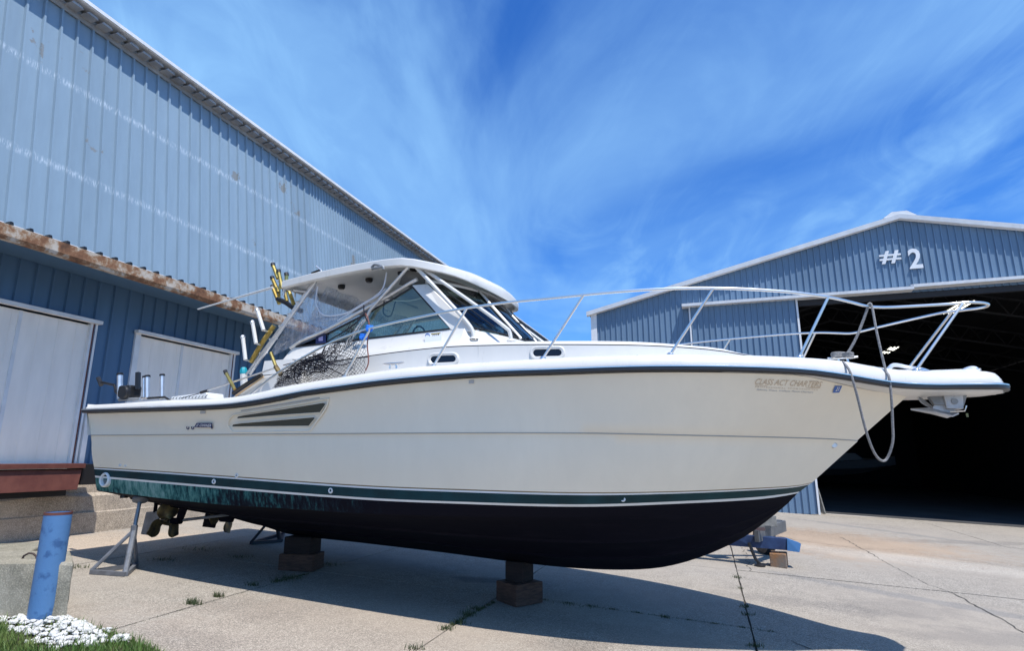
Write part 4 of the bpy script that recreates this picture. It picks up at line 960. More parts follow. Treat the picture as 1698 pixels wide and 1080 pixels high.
tp_ = [wpt(-1.12 + 2.24 * i / 16, 1.02) for i in range(17)]; build(MB().tube(tp_, .03, 8), 'windshield_header', MT['gel'], boat, smooth=True)
# dark visor panels between windshield and hardtop front
for w in (.78, .0, -.55):
    a = wpt(w, .1, .03); b = wpt(w + .25, .8, .03); build(MB().tube([a, b], .009, 5), 'wiper_arm', MT['black'], boat)

# hardtop
def hs_w(s):
    x = (s + 1.0) / .93
    if s < -1.0: return 1.36 - .02 * max(0, -s - 2.2)
    return 1.36 * math.sqrt(max(0, 1 - min(1, x) ** 2.2))
hsta = [-2.80 + .15 * i for i in range(13)] + [-.9, -.75, -.6, -.45, -.35, -.27, -.2, -.15, -.11, -.09, -.075, -.07]
HZp = [(-2.8, 4.01), (-2.2, 4.055), (-1.4, 4.09), (-.9, 4.075), (-.6, 4.02), (-.35, 3.975), (-.07, 3.88)]
hz_ = lambda s: smooth_itp(HZp, s)
def hrow(k, zo, sd): return [B(s if s < 0 else s - 0, sd * max(0, hs_w(s) - k), hz_(s) + zo) for s in hsta]
def top_rows(sd):
    rows = []
    for s in hsta:
        w = hs_w(s); z = hz_(s); cr_ = .10
        rows.append([B(s - .02, sd * max(0, w - .09), z - .045), B(s, sd * max(0, w - .014), z - .052), B(s, sd * w, z - .044), B(s, sd * w, z + .038), B(s, sd * max(0, w - .025), z + .055), B(s, sd * w * .6, z + .058 + cr_ * .6 * min(1, w)), B(s, 0, z + .058 + cr_ * min(1, w))])
    return rows
build(both(top_rows), 'hardtop', MT['gel'], boat, smooth=True, ang=38)
def under_rows(sd):
    rows = []
    for s in hsta:
        w = hs_w(s); z = hz_(s); rows.append([B(s - .02, sd * max(0, w - .088), z - .046), B(s - .02, sd * max(0, w - .10), z + .0), B(s - .02, sd * w * .55, z + .03), B(s - .02, 0, z + .045)])
    return rows
build(both(under_rows), 'hardtop_liner', MT['inner'], boat, smooth=True, ang=50)
build(MB().prism([B(-2.805, -1.33, 3.955), B(-2.805, 1.33, 3.955), B(-2.805, 1.33, 4.06), B(-2.805, .7, 4.13), B(-2.805, 0, 4.16), B(-2.805, -.7, 4.13), B(-2.805, -1.33, 4.06)], Vector((AX[0], AX[1], 0)) * .02), 'hardtop_end', MT['gel'], boat)
# hatch, beams and speakers under the roof
build(MB().beam(B(-1.9, .45, 4.03), B(-1.9, -.6, 4.04), .05, .03), 'roof_beam', MT['inner'], boat)
for s, w in ((-2.25, .8), (-1.75, .85), (-1.2, .9), (-.95, 1.0)): build(MB().lathe(B(s, w, hz_(s) + .01), (0, 0, -1), [(.05, -.02), (.05, .02), (.035, .04), (0, .04)], 12), 'roof_lamp', MT['black'], boat, smooth=True)
build(MB().tube(cat_rom([B(-2.0, .2, 4.0), B(-1.6, .1, 3.96), B(-1.1, .1, 4.0)], 4), .012, 6), 'grab_rail', MT['steel'], boat)
# rolled dark visor flap behind the front rim
fl_ = MB(); rows = []
for i in range(21):
    w = -1.16 + 2.32 * i / 20; x = -.07 - .80 * (abs(w) / 1.2) ** 2.0; rows.append([B(x - .14, w, hz_(x) - .03), B(x - .20 + .02 * math.sin(i * 2.1), w * .98, hz_(x) - .12), B(x - .30 + .03 * math.sin(i * 1.3), w * .95, hz_(x) - .20 + .02 * math.sin(i * 1.7))])
fl_.grid(rows); MT['canvas'] = mat('grey_visor_canvas', (.17, .165, .16), .8, var=.2, vscale=5); build(fl_, 'visor_canvas', MT['canvas'], boat, smooth=True, solid=.006)
# cleat, antenna base on the rim
def px_tube(px, w, r_, name, m, n=8, par=None, k=0, closed=False):
    ws = w if isinstance(w, (list, tuple)) else [w] * len(px); pts = [PB(u, v, ww) for (u, v), ww in zip(px, ws)]
    if k: pts = cat_rom(pts, k)
    return build(MB().tube(pts, r_, n), name, m, par or boat, smooth=True)
px_tube([(616, 444), (622, 439), (634, 442), (636, 447)], 1.42, .016, 'rim_fitting', MT['galv'], k=4)
px_tube([(617, 446), (634, 443)], 1.42, .02, 'rim_fitting', MT['galv'])
px_tube([(530, 448), (517, 453)], 1.3, .014, 'rim_fitting', MT['black']); px_tube([(524, 441), (533, 449)], 1.3, .010, 'rim_fitting', MT['alu'])
# roof posts
def both_sides(px, ws, r_, name, m, k=0):
    q = [hw(u, v, w) for (u, v), w in zip(px, ws)]
    for sd in (1, -1):
        pts = [B(a, sd * b, c) for a, b, c in q]; pts = cat_rom(pts, k) if k else pts
        build(MB().tube(pts, r_, 8), name, m, boat, smooth=True)
both_sides([(526, 464), (470, 543), (414, 621)], [1.22, 1.26, 1.32], .021, 'hardtop_post', MT['alu'])
both_sides([(520, 468), (462, 548), (408, 622)], [1.15, 1.18, 1.24], .018, 'hardtop_post', MT['alu'])
both_sides([(677, 443), (614, 514.5), (606, 531)], [1.24, 1.2, 1.19], .021, 'hardtop_post', MT['alu'])
px_tube([(606, 531), (571, 580)], [1.19, 1.19], .014, 'hardtop_post', MT['alu'])
both_sides([(690, 443), (755, 513), (776, 537), (783, 548), (786, 560)], [1.22, 1.17, 1.14, 1.13, 1.13], .024, 'hardtop_post', MT['gel'], 4)
both_sides([(698, 443), (793.5, 509.7), (838, 543), (845, 551), (847.5, 564)], [1.15, .98, .92, .90, .90], .022, 'hardtop_post', MT['gel'], 4)
for sd in (1, -1):
    for (u, v, w) in ((786, 560, 1.13), (847.5, 564, .90)):
        s, _, z = hw(u, v, w); build(MB().lathe(B(s, sd * w, z - .02), (0, 0, 1), [(.055, 0), (.05, .015), (.03, .03)], 14), 'post_foot', MT['gel'], boat, smooth=True)
px_tube([(514, 484), (500, 483), (487, 481)], 1.2, .014, 'cross_brace', MT['alu'])
for v0 in (500, 520, 540, 562, 585):                        # ladder-like clamps on the aft posts
    u0 = 526 - (v0 - 464) * (112 / 157); px_tube([(u0 + 3, v0), (u0 - 9, v0 + 1)], [1.24, 1.16], .014, 'post_clamp', MT['alu'])
# clear side curtain with piping
def milky(name, tintc, dif, amt):
    m = bpy.data.materials.new(name); m.use_nodes = True; nt = m.node_tree; nt.nodes.clear()
    tr = N(nt, 'ShaderNodeBsdfTransparent'); tr.inputs[0].default_value = (*tintc, 1); df = N(nt, 'ShaderNodeBsdfTranslucent'); df.inputs[0].default_value = (*dif, 1); gl = N(nt, 'ShaderNodeBsdfGlossy', inp={'Roughness': .12})
    t = N(nt, 'ShaderNodeTexCoord'); mp = N(nt, 'ShaderNodeMapping'); mp.inputs['Scale'].default_value = (14, 14, 1.2); L(nt, t.outputs['Object'], mp.inputs[0]); nz = N(nt, 'ShaderNodeTexNoise', inp={'Scale': 1.0, 'Detail': 4}); L(nt, mp.outputs[0], nz.inputs['Vector'])
    bp = N(nt, 'ShaderNodeBump', inp={'Strength': .6, 'Distance': .03}); L(nt, nz.outputs[0], bp.inputs['Height']); L(nt, bp.outputs[0], gl.inputs['Normal'])
    mr = N(nt, 'ShaderNodeMapRange', inp={'From Min': .3, 'From Max': .7, 'To Min': amt * .5, 'To Max': amt * 1.5}); L(nt, nz.outputs[0], mr.inputs[0])
    d2 = N(nt, 'ShaderNodeBsdfDiffuse'); d2.inputs[0].default_value = (*dif, 1); a0 = N(nt, 'ShaderNodeMixShader', inp={0: .5}); L(nt, df.outputs[0], a0.inputs[1]); L(nt, d2.outputs[0], a0.inputs[2])
    a = N(nt, 'ShaderNodeMixShader'); L(nt, mr.outputs[0], a.inputs[0]); L(nt, tr.outputs[0], a.inputs[1]); L(nt, a0.outputs[0], a.inputs[2])
    b = N(nt, 'ShaderNodeMixShader', inp={0: .13}); L(nt, a.outputs[0], b.inputs[1]); L(nt, gl.outputs[0], b.inputs[2]); o = N(nt, 'ShaderNodeOutputMaterial'); L(nt, b.outputs[0], o.inputs[0]); return m
cur = [(527, 468), (560, 455), (640, 446), (648, 452), (640, 475), (610, 500), (560, 533), (500, 565), (450, 588), (470, 545)]
MT['vin2'] = milky('milky_vinyl', (.86, .89, .95), (.62, .66, .75), .32)
def curtain(px, w, name, m, amp=.02):
    c = [PB(u, v, w) for u, v in px]; cen = sum(c, Vector()) / len(c); rows = []
    n_ = 10; loop = c + [c[0]]
    for j in range(n_ + 1):
        rows.append([cen.lerp(p, j / n_) + HSO * (amp * math.sin(i * 2.3 + j * .6) * (j / n_) * (1 - (j / n_) ** 6)) for i, p in enumerate(cat_rom(loop, 6))])
    return build(MB().grid(rows), name, m, boat, smooth=True)
curtain([(524, 471), (529, 500), (534, 518), (548, 524), (575, 520), (545, 543), (505, 564), (484, 575), (448, 590), (470, 550), (498, 508)], 1.17, 'clear_curtain', MT['vin2'])
# aft curtain, far side
cq = []
for i in range(15):
    w = 1.1 - 2.2 * i / 14; sA = -2.55 + .04 * math.sin(i * 2.2); cq.append([B(sA + .3, w, 3.98), B(sA + .05 * math.sin(i * 1.1), w, 3.5), B(sA - .25 + .05 * math.sin(i * 1.9), w, 3.1)])
build(MB().grid(cq), 'aft_curtain', MT['vin2'], boat, smooth=True)
px_tube([(527, 475), (524, 500), (531, 518), (545, 524), (575, 519), (600, 505), (623, 491), (636, 476), (641, 452)], 1.18, .010, 'curtain_piping', MT['piping'], k=4)
px_tube([(560, 532), (600, 507), (628, 490), (640, 478)], 1.17, .008, 'curtain_piping', MT['piping'], k=3)
# helm interior seen through the glass
build(MB().prism([B(-1.0, .35, 2.9), B(-.35, .35, 2.9), B(-.2, .35, 3.2), B(-.75, .35, 3.28)], -HSO * 1.2), 'helm_console', MT['inner'], boat, bevel=.02)
wheel_c = B(-1.1, .55, 3.25); build(MB().tube([wheel_c + (Vector((0, 0, 1)) * math.cos(a) + HSO * math.sin(a)) * .19 for a in [2 * math.pi * i / 16 for i in range(16)]], .013, 6, closed=True), 'steering_wheel', MT['black'], boat, smooth=True)
for w in (.6, -.6):
    build(MB().prism([B(-1.95, w + .25, 2.7), B(-1.5, w + .25, 2.7), B(-1.5, w + .25, 3.1), B(-1.85, w + .25, 3.1), B(-1.95, w + .25, 3.45), B(-2.02, w + .25, 3.45)], -HSO * .5), 'helm_seat', MT['inner'], boat, bevel=.03)
px_tube([(637, 500), (636, 520), (648, 524), (656, 500)], .5, .010, 'grab_loop', MT['black'], k=3)
side_win([(524, 571), (524, 555), (541, 553), (541, 570)], 'side_window_sticker', MT['decal_blue'], .004, .002)
side_win([(529, 566), (529, 559), (536, 558), (536, 565.5)], 'side_window_sticker', mat('pale_violet_print', (.35, .3, .5), .5), .007, .002)
# permit sticker under the window
def PS(u, v, off=.0):
    q = hw(u, v, lambda s, z: WH + .04 + (.10) * max(0, (3.1 - z) / .15) * .5); return B(q[0], q[1] + off + .012, q[2])
stk = build(MB().prism([PS(u, v, .004) for u, v in ((705, 575), (706, 554), (734, 551), (733, 572))], HSO * .002), 'permit_sticker', MT['decal_lt'], boat)
build(MB().prism([PS(u, v, .008) for u, v in ((716, 559.5), (716.4, 554), (732, 552.4), (731.6, 558))], HSO * .002), 'sticker_band', MT['decal_yellow'], stk)
build(MB().tube([PS(710.5 + 3.6 * math.cos(a), 558 + 3.6 * math.sin(a), .008) for a in [i * math.pi / 7 for i in range(14)]], .006, 5, closed=True), 'sticker_emblem', MT['decal_royal'], stk)
vs, fs = text_geo('2024', 1, 0, 0, 1, .01); xs = [v.x for v in vs]; ys = [v.y for v in vs]
build(MB().add([PS(718 + 12 * (v.x - min(xs)) / (max(xs) - min(xs)), 558.4 - 1.4 * (v.x - min(xs)) / (max(xs) - min(xs)) - 3.4 * (v.y - min(ys)) / (max(ys) - min(ys)), .013) for v in vs], fs), 'lettering', MT['black'], stk, recalc=False)
for v0 in (564, 567.5, 570.5): build(MB().prism([PS(u, v, .008) for u, v in ((708, v0 + 1), (708, v0), (729, v0 - 1.6), (729, v0 - .8))], HSO * .001), 'sticker_line', MT['decal_royal'], stk)
# bow rail
WRL = lambda s, z: max(.12, Wr(min(s, 4.9)) - .12) if s < 4.9 else .2
rail_px = [(416, 655), (459.5, 619.5), (529.5, 578), (571, 559), (609, 546), (660, 533.6), (730, 519), (774, 511), (841, 501.8), (920, 494), (990, 487), (1064, 481.3), (1141, 478.2), (1219, 479), (1297, 483.5), (1340, 488), (1382, 494.5), (1414, 502), (1437, 508), (1455, 509.5), (1487.6, 509.3), (1572, 504.5), (1600, 502)]
RL = [hw(u, v, WRL) for u, v in rail_px]; RL = [(a, b, c) for a, b, c in RL]
zt_ = RL[-1][2]
nose = [(5.06, .165, zt_), (5.14, .125, zt_ - .003), (5.195, .06, zt_ - .008), (5.205, 0, zt_ - .01)]
full = RL + nose + [(a, -b, c) for a, b, c in reversed(nose[:-1])] + [(a, -b, c) for a, b, c in reversed(RL)]
build(MB().tube(cat_rom([B(*p) for p in full], 4), .0138, 10), 'bow_rail', MT['steel'], boat, smooth=True)
def railpt(u, v): return hw(u, v, WRL)
for (ut, vt, ub, vb, near) in ((614, 545, 571.5, 624, 1), (774, 511, 719, 606, 1), (967, 490, 900, 593, 1), (1183, 478.5, 1111, 587, 1), (1373, 494, 1325, 592, 1), (1597, 502.5, 1518, 613.5, 1)):
    a = railpt(ut, vt); b = hw(ub, vb, lambda s, z: max(.22, Wr(s) - .15))
    for sd in (1, -1):
        st = build(MB().tube([B(a[0], sd * a[1], a[2]), B(b[0], sd * b[1], b[2] - .01)], .0135, 8), 'stanchion', MT['steel'], boat, smooth=True)
        build(MB().lathe(B(b[0], sd * b[1], b[2] - .02), (0, 0, 1), [(.036, 0), (.032, .018), (.018, .03)], 10), 'stanchion_base', MT['steel'], st, smooth=True)
# mooring cleats
def cleat(s, w, z, name='cleat'):
    d = Vector((AX[0], AX[1], 0)); p = B(s, w, z); mb = MB().tube([p - d * .13 + Vector((0, 0, .05)), p - d * .06 + Vector((0, 0, .045)), p + d * .06 + Vector((0, 0, .045)), p + d * .13 + Vector((0, 0, .05))], [.008, .014, .014, .008], 8)
    for k in (-1, 1): mb.tube([p + d * .035 * k + Vector((0, 0, .045)), p + d * .045 * k - Vector((0, 0, .01))], .011, 6)
    return build(mb, name, MT['steel'], boat, smooth=True)
q = hw(652, 610, lambda s, z: Wr(s) - .22); cleat(q[0], q[1], q[2]); cleat(q[0], -q[1], q[2])
q = hw(1398, 600, lambda s, z: Wr(s) - .25); cleat(q[0], q[1], q[2] - .01); CLT = q
cleat(q[0], -q[1], q[2] - .01)
build(MB().box(B(0, 0, 0), (0.001, .001, .001)), 'pin', MT['steel'], boat) if False else None
build(MB().tube(cat_rom([B(4.25, .08, 2.6), B(4.32, .05, 2.66), B(4.45, .02, 2.63), B(4.55, .05, 2.60), B(4.62, .0, 2.58)], 4), .022, 8), 'anchor_windlass', MT['alu'], boat, smooth=True)
px_tube([(1594, 617), (1603, 612.5), (1612, 610.5), (1619, 612), (1619, 617)], .05, .02, 'bow_light', MT['alu'], k=3)
# running gear
def prop(s, w, z, spin=0):
    hub = B(s, w, z); ax = Vector((AX[0], AX[1], -.02)) ; pr_ = build(MB().lathe(hub - ax * .09, ax, [(.0, 0), (.035, .02), (.045, .09), (.05, .18), (.0, .185)], 14), 'propeller', MT['bronze'], boat, smooth=True)
    e2 = Vector((0, 0, 1)); e1 = ax.normalized().cross(e2).normalized(); e2 = e1.cross(ax.normalized())
    for k in range(3):
        a0 = spin + k * 2 * math.pi / 3; rows = []
        for i in range(9):
            r_ = .045 + .265 * i / 8; half = .85 * math.sin(math.pi * min(.97, .22 + .72 * i / 8)) ** .7 * (1 if i < 8 else .45); row = []
            for j in range(7):
                t = (j / 6 - .5) * 2; an_ = a0 + half * t + .12 * i / 8; pitch = .07 * t * (1 - .35 * i / 8)
                row.append(hub + (e1 * math.cos(an_) + e2 * math.sin(an_)) * r_ * (1 - .06 * t * t) + ax * pitch)
            rows.append(row)
        build(MB().grid(rows), 'propeller_blade', MT['bronze'], pr_, smooth=True, solid=.010)
    return hub
for sd in (1, -1):
    h = prop(-5.5, sd * .55, .765, spin=math.pi / 2 + (0 if sd > 0 else .5))
    e = B(-3.95, sd * .52, .95); build(MB().tube([h, e], .021, 8), 'propeller_shaft', MT['galv'], boat, smooth=True)
    f = h.lerp(e, .14); build(MB().prism([f + Vector((0, 0, -.05)), f + Vector((AX[0], AX[1], 0)) * .14 + Vector((0, 0, -.02)), B(-5.02, sd * .55, 1.08), B(-5.2, sd * .55, 1.08)], HSO * .02), 'shaft_strut', MT['anti'], boat)
    build(MB().tube([f - Vector((AX[0], AX[1], 0)) * .08, f + Vector((AX[0], AX[1], 0)) * .10], .045, 10), 'strut_bearing', MT['anti'], boat, smooth=True)
    sR = -5.92; build(MB().prism([B(sR, sd * .55, .90), B(sR + .32, sd * .55, .93), B(sR + .22, sd * .55, .56), B(sR - .06, sd * .55, .57)], HSO * .03), 'rudder', MT['galv'] if sd > 0 else MT['anti'], boat, bevel=.006)
    build(MB().tube([B(sR + .18, sd * .55 + .015, .9), B(sR + .18, sd * .55 + .015, 1.12)], .028, 8), 'rudder_stock', MT['anti'], boat, smooth=True)
    if sd < 0: build(MB().prism([B(-5.70, sd * .75, .99), B(-5.70, sd * 1.25, 1.10), B(-5.98, sd * 1.25, 1.03), B(-5.98, sd * .75, .92)], (0, 0, .012)), 'trim_tab', MT['anti'], boat)
    if sd < 0: build(MB().tube([B(-5.75, sd * 1.0, 1.20), B(-5.93, sd * 1.0, 1.03)], .016, 6), 'trim_ram', MT['anti'], boat)
build(MB().prism([B(-4.6, .45, .98), B(-4.2, .45, .98), B(-4.28, .45, .80), B(-4.5, .45, .80)], -HSO * .05), 'transducer_fin', MT['anti'], boat)
# cockpit fittings
px_tube([(374, 617), (389, 646)], 1.62, .022, 'rod_holder', MT['gold']); px_tube([(373, 615), (375, 620)], 1.62, .026, 'rod_holder_cap', MT['black'])
px_tube([(449, 585), (459, 612)], 1.6, .022, 'rod_holder', MT['gold']); px_tube([(457, 608), (466, 622)], 1.6, .03, 'rod_holder_base', MT['bronze'])
px_tube([(387, 653), (405, 640), (434, 622)], 1.55, .028, 'coaming_pad', MT['black']); px_tube([(391, 657), (408, 645), (437, 625)], 1.56, .012, 'coaming_trim', MT['tan'])
# moulded slope beside the cockpit
build(MB().prism([PB(384, 659, 1.5), PB(420, 655, 1.5), PB(500, 640, 1.5), PB(500, 612, 1.5), PB(437, 624, 1.5)], -HSO * .1), 'cockpit_coaming', MT['gel'], boat, bevel=.02)
# rocket-launcher rod rack of gold tubes on the roof's aft end
rack = [((452.5, 439), (461, 462)), ((451.5, 461), (461.5, 485)), ((452, 475.5), (463, 504)), ((475, 455), (475, 468)), ((478, 479), (487, 505)), ((472, 482), (476, 500)), ((462, 450), (468, 478))]
for i, (a, b) in enumerate(rack):
    w = 1.2 - .25 * (i % 3) * .4; ro = px_tube([a, b], w, .027, 'rod_holder', MT['gold']); px_tube([(a[0] - .4, a[1] - 2), (a[0] + .5, a[1] + 2.5)], w, .032, 'rod_holder_cap', MT['black'], par=ro)
px_tube([(462, 466), (472, 474), (470, 490)], 1.1, .02, 'rack_bar', MT['alu'], k=3); px_tube([(480, 470), (489, 478), (489, 492)], 1.1, .012, 'rack_bar', MT['gel'], k=3)
px_tube([(460, 496), (474, 502), (488, 512), (500, 516)], 1.0, .035, 'rack_bar', MT['black'])
px_tube([(472, 468), (466, 466), (463, 480), (463, 500)], 1.0, .02, 'rack_bar', MT['gold'])
# gold board with three silver rod holders
px_tube([(416, 601), (437, 565), (455, 540)], 1.3, .034, 'rack_board', MT['gold'])
for a, b in (((426.5, 514), (437, 548)), ((418.5, 534), (424.5, 570)), ((402.5, 558.5), (407, 597))):
    r1 = px_tube([a, b], 1.4, .026, 'rod_holder', MT['gel']); px_tube([(a[0] - .3, a[1] - 1), (a[0] + .3, a[1] + 2)], 1.4, .032, 'rod_holder_flange', MT['alu'], par=r1); px_tube([(b[0], b[1]), (b[0] + 9, b[1] + 3)], [1.4, 1.3], .012, 'rod_holder_clamp', MT['alu'], par=r1)
px_tube([(405, 640), (404, 620)], 1.0, .05, 'horn_pedestal', MT['gel']); px_tube([(404.5, 621), (404, 616), (404, 610)], 1.0, [.05, .055, .035], 'horn_cap', MT['cyan'])

# ================================================================ THINGS ON THE BOAT
gz = lambda s: mz(1.03)(s)
def gpx(u, w=1.6): return hw(u, 662, w)[0]
# downrigger on the stern
dr = thing('downrigger', B(gpx(205), 1.6, gz(-5.5)), 'black fishing downrigger with reel and short arm clamped on the stern gunwale', 'downrigger')
px_tube([(199, 662), (199, 621)], 1.6, .038, 'rod_tube', MT['alu'], par=dr); px_tube([(199, 623), (199, 619.5)], 1.6, .043, 'tube_cap', MT['black'], par=dr)
px_tube([(166, 634), (190, 639), (192, 650), (197, 656)], 1.6, .018, 'arm', MT['black'], par=dr); px_tube([(163, 627), (168, 639)], 1.6, .03, 'arm_pulley', MT['black'], par=dr)
reel = PB(215, 650, 1.55); build(MB().box(reel, (.24, .2, .17), Matrix.Rotation(-YAW, 3, 'Z')), 'reel_body', MT['black'], dr, bevel=.03)
build(MB().lathe(reel + HSO * .08 + Vector((0.02, 0, -.02)), HSO, [(.0, .05), (.09, .05), (.10, .02), (.10, 0), (.0, 0)], 16), 'spool', MT['black'], dr, smooth=True)
px_tube([(228.5, 646), (229, 618)], 1.55, .036, 'handle', MT['black'], par=dr, n=4)
px_tube([(198, 664), (228, 662)], 1.6, .022, 'base_plate', MT['galv'], par=dr)
def gun_rod(us, label):
    t = thing('rod_holder', B(gpx(us[0][0]), 1.6, gz(-4.9)), label, 'rod holder', 'silver rod holders on the stern gunwale')
    for i, (u, v, r_) in enumerate(us):
        px_tube([(u, 660), (u, v)], 1.6, r_, 'tube', MT['alu'], par=t); px_tube([(u, v + 1), (u, v - 2)], 1.6, r_ * 1.18, 'tube_cap', MT['black'], par=t)
    px_tube([(us[0][0] - 3, 661), (us[-1][0] + 3, 660)], 1.6, .02, 'mount', MT['steel'], par=t)
gun_rod([(238.5, 626, .018), (244.5, 625, .033)], 'pair of silver rod holder tubes with black rims, just right of the black downrigger')
gun_rod([(269, 623, .030)], 'single silver rod holder tube standing right of the paired ones')
fb = thing('folding_bracket', B(gpx(260), 1.55, gz(-4.7)), 'thin black bracket lying along the gunwale under the rod holders', 'bracket')
px_tube([(245, 661), (273, 659), (281, 664)], 1.62, .016, 'bar', MT['black'], par=fb)
# white crate on the gunwale
c0 = PB(284, 664, 1.45); c1 = PB(343, 661, 1.45); cz = Vector((0, 0, .10))
cr_ = thing('bait_tray', c0, 'low white ribbed tray lying on the stern gunwale under the brush pole', 'tray')
build(MB().prism([c0, c1, PB(342, 651, 1.45), PB(284, 658.5, 1.45)], -HSO * .28), 'tray_body', MT['wht'], cr_, bevel=.006)
for i in range(11): a = c0.lerp(c1, (i + .5) / 11) + HSO * .006; build(MB().tube([a + Vector((0, 0, .012)), a + Vector((.03, 0, .05))], .004, 4), 'tray_slot', MT['seam'], cr_)
# brush pole
bp_ = thing('deck_brush', PB(283, 661, 1.5), 'long silver brush pole with black grip leaning from the gunwale up to the cabin', 'deck brush')
px_tube([(332, 652), (458, 610)], [1.55, 1.6], .012, 'pole', MT['alu'], par=bp_); px_tube([(333, 651.5), (345, 648)], 1.55, .02, 'grip', MT['black'], par=bp_); px_tube([(300, 661), (333, 652)], 1.52, .006, 'cord', MT['seam'], par=bp_)
# white whip antenna on the rod rack
wa = tag(build(MB().tube([PB(328, 513, 1.2), PB(452, 477, 1.2)], [.010, .018], 6), 'outrigger_pole', MT['gel'], origin=PB(452, 477, 1.2), smooth=True), 'thin white pole sticking out aft from the gold rod rack', 'pole')
# bow line
rp_ = thing('mooring_rope', B(*CLT), 'grey mooring rope looped over the bow rail and hanging in front of the hull', 'rope')
cl_ = B(CLT[0], CLT[1], CLT[2] + .04)
ov = lambda s, z: Wr(s) + .035
WRo = [.70, .70, .74, lambda s, z: Wr(s) - .03, ov, lambda s, z: Wr(s) + .02, .74, .72, .70, .78, .90, ov, ov, lambda s, z: Wr(s) - .06]
lo = [(1437, 508), (1445, 506), (1454, 552), (1468, 612), (1474, 625), (1478, 660), (1480, 700), (1480, 735), (1468, 764), (1452, 755), (1436, 715), (1420, 652), (1409, 616), (1398, 600)]
build(MB().tube(cat_rom([PB(u, v, w) for (u, v), w in zip(lo, WRo)], 6), .0115, 8), 'rope_loop', MT['rope'], rp_, smooth=True)
build(MB().tube(cat_rom([PB(1441, 504, .69), PB(1432, 530, .68), PB(1420, 560, .68), PB(1406, 585, .68), cl_], 6), .013, 8), 'rope_tail', MT['rope'], rp_, smooth=True)
d = Vector((AX[0], AX[1], 0)); co = []
for i in range(40): a = i * .9; co.append(cl_ + d * (.09 * math.cos(a * .5)) + HSO * (.04 * math.sin(a)) + Vector((0, 0, .004 * i * .3)))
build(MB().tube(cat_rom(co, 2), .011, 6), 'rope_turns', MT['rope'], rp_, smooth=True)
# anchor
an_ = thing('anchor', B(4.7, 0, 2.25), 'galvanised plough anchor hanging in the roller under the pulpit', 'anchor')
MT['galvl'] = mat('bright_galvanised', (.50, .51, .53), .45, .4, var=.15, vscale=10)
build(MB().prism([B(4.56, .05, 2.38), B(4.92, .05, 2.38), B(4.86, .05, 2.22), B(4.62, .05, 2.24)], -HSO * .10), 'roller_bracket', MT['galv'], an_, bevel=.004)
build(MB().prism([B(4.70, .08, 2.33), B(4.86, .08, 2.33), B(4.845, .08, 2.19), B(4.71, .08, 2.20)], -HSO * .16), 'roller_cheek', MT['galvl'], an_, bevel=.004)
build(MB().lathe(B(4.78, .08, 2.265), HSO, [(.03, 0), (.028, .018), (.0, .02)], 12), 'roller_pin', MT['galv'], an_, smooth=True)
build(MB().grid([[B(4.42, 0, 2.205), B(4.42, 0, 2.205), B(4.42, 0, 2.205)], [B(4.60, .07, 2.165), B(4.60, 0, 2.21), B(4.60, -.07, 2.165)], [B(4.74, .10, 2.12), B(4.74, 0, 2.16), B(4.74, -.10, 2.12)], [B(4.81, .04, 2.15), B(4.81, 0, 2.17), B(4.81, -.04, 2.15)]]), 'fluke', MT['galvl'], an_, solid=.016)
build(MB().grid([[B(4.50, -.02, 2.32), B(4.53, -.04, 2.27), B(4.62, -.05, 2.20)], [B(4.53, -.06, 2.33), B(4.58, -.08, 2.28), B(4.66, -.08, 2.20)]]), 'fluke', MT['galvl'], an_, solid=.012)
build(MB().prism([B(4.60, .012, 2.20), B(4.68, .012, 2.33), B(4.72, .012, 2.33), B(4.80, .012, 2.17), B(4.72, .012, 2.13)], -HSO * .024), 'shank', MT['galvl'], an_)
build(MB().tube([B(4.73, .085, 2.165), B(4.85, .085, 2.17), B(4.87, .085, 2.22)], .007, 6), 'retaining_wire', MT['steel'], an_)
# landing net
net = thing('landing_net', PB(560, 600, 1.75), 'black mesh landing net hung over the side rail with blue cloth ties', 'landing net')
def net_pt(u, v, amp=.0):
    return PB(u, v, 1.66) + HSO * (amp)
tri_top = [(604, 514), (611, 530), (612, 555), (608, 590), (606, 615)]
def net_xy(a, b):
    # a: 0 at mouth (right), 1 at tail (left); b: 0 top .. 1 bottom
    top = [(0, 606, 520), (.15, 585, 535), (.35, 560, 560), (.55, 530, 582), (.8, 490, 606), (1, 462, 628)]
    bot = [(0, 606, 620), (.15, 590, 623), (.35, 556, 628), (.55, 524, 633), (.8, 484, 639), (1, 456, 644)]
    tx = itp([(k, x) for k, x, y in top], a); ty = itp([(k, y) for k, x, y in top], a); bx = itp([(k, x) for k, x, y in bot], a); by = itp([(k, y) for k, x, y in bot], a)
    return tx + (bx - tx) * b, ty + (by - ty) * b
rn = random.Random(11)
def net_sheet(na, nb, wob, off, r_, a0=0, a1=1, b0=0, b1=1):
    mb = MB(); P = {}
    for i in range(na + 1):
        for j in range(nb + 1):
            a = a0 + (a1 - a0) * i / na; b = b0 + (b1 - b0) * j / nb; u, v = net_xy(a, b)
            u += rn.uniform(-wob, wob); v += rn.uniform(-wob, wob) * (0.3 if j == nb else 1)
            P[i, j] = net_pt(u, v, off + .05 * math.sin(a * 9 + b * 5) * (1 - b) + rn.uniform(-.01, .01))
    for i in range(na):
        for j in range(nb):
            if (i + j) % 2 == 0:
                mb.tube([P[i, j], P[i + 1, j + 1]], r_, 3, caps=False); 
            else: mb.tube([P[i + 1, j], P[i, j + 1]], r_, 3, caps=False)
    return mb
kind(build(net_sheet(44, 26, .7, .0, .0022), 'net_mesh', MT['net'], net), 'stuff')
kind(build(net_sheet(44, 26, 1.3, .03, .0022, .12, 1, .1, 1), 'net_mesh', MT['net'], net), 'stuff')
kind(build(net_sheet(24, 14, 3.6, .05, .0036, .3, .75, .15, .75), 'net_mesh', MT['net'], net), 'stuff')
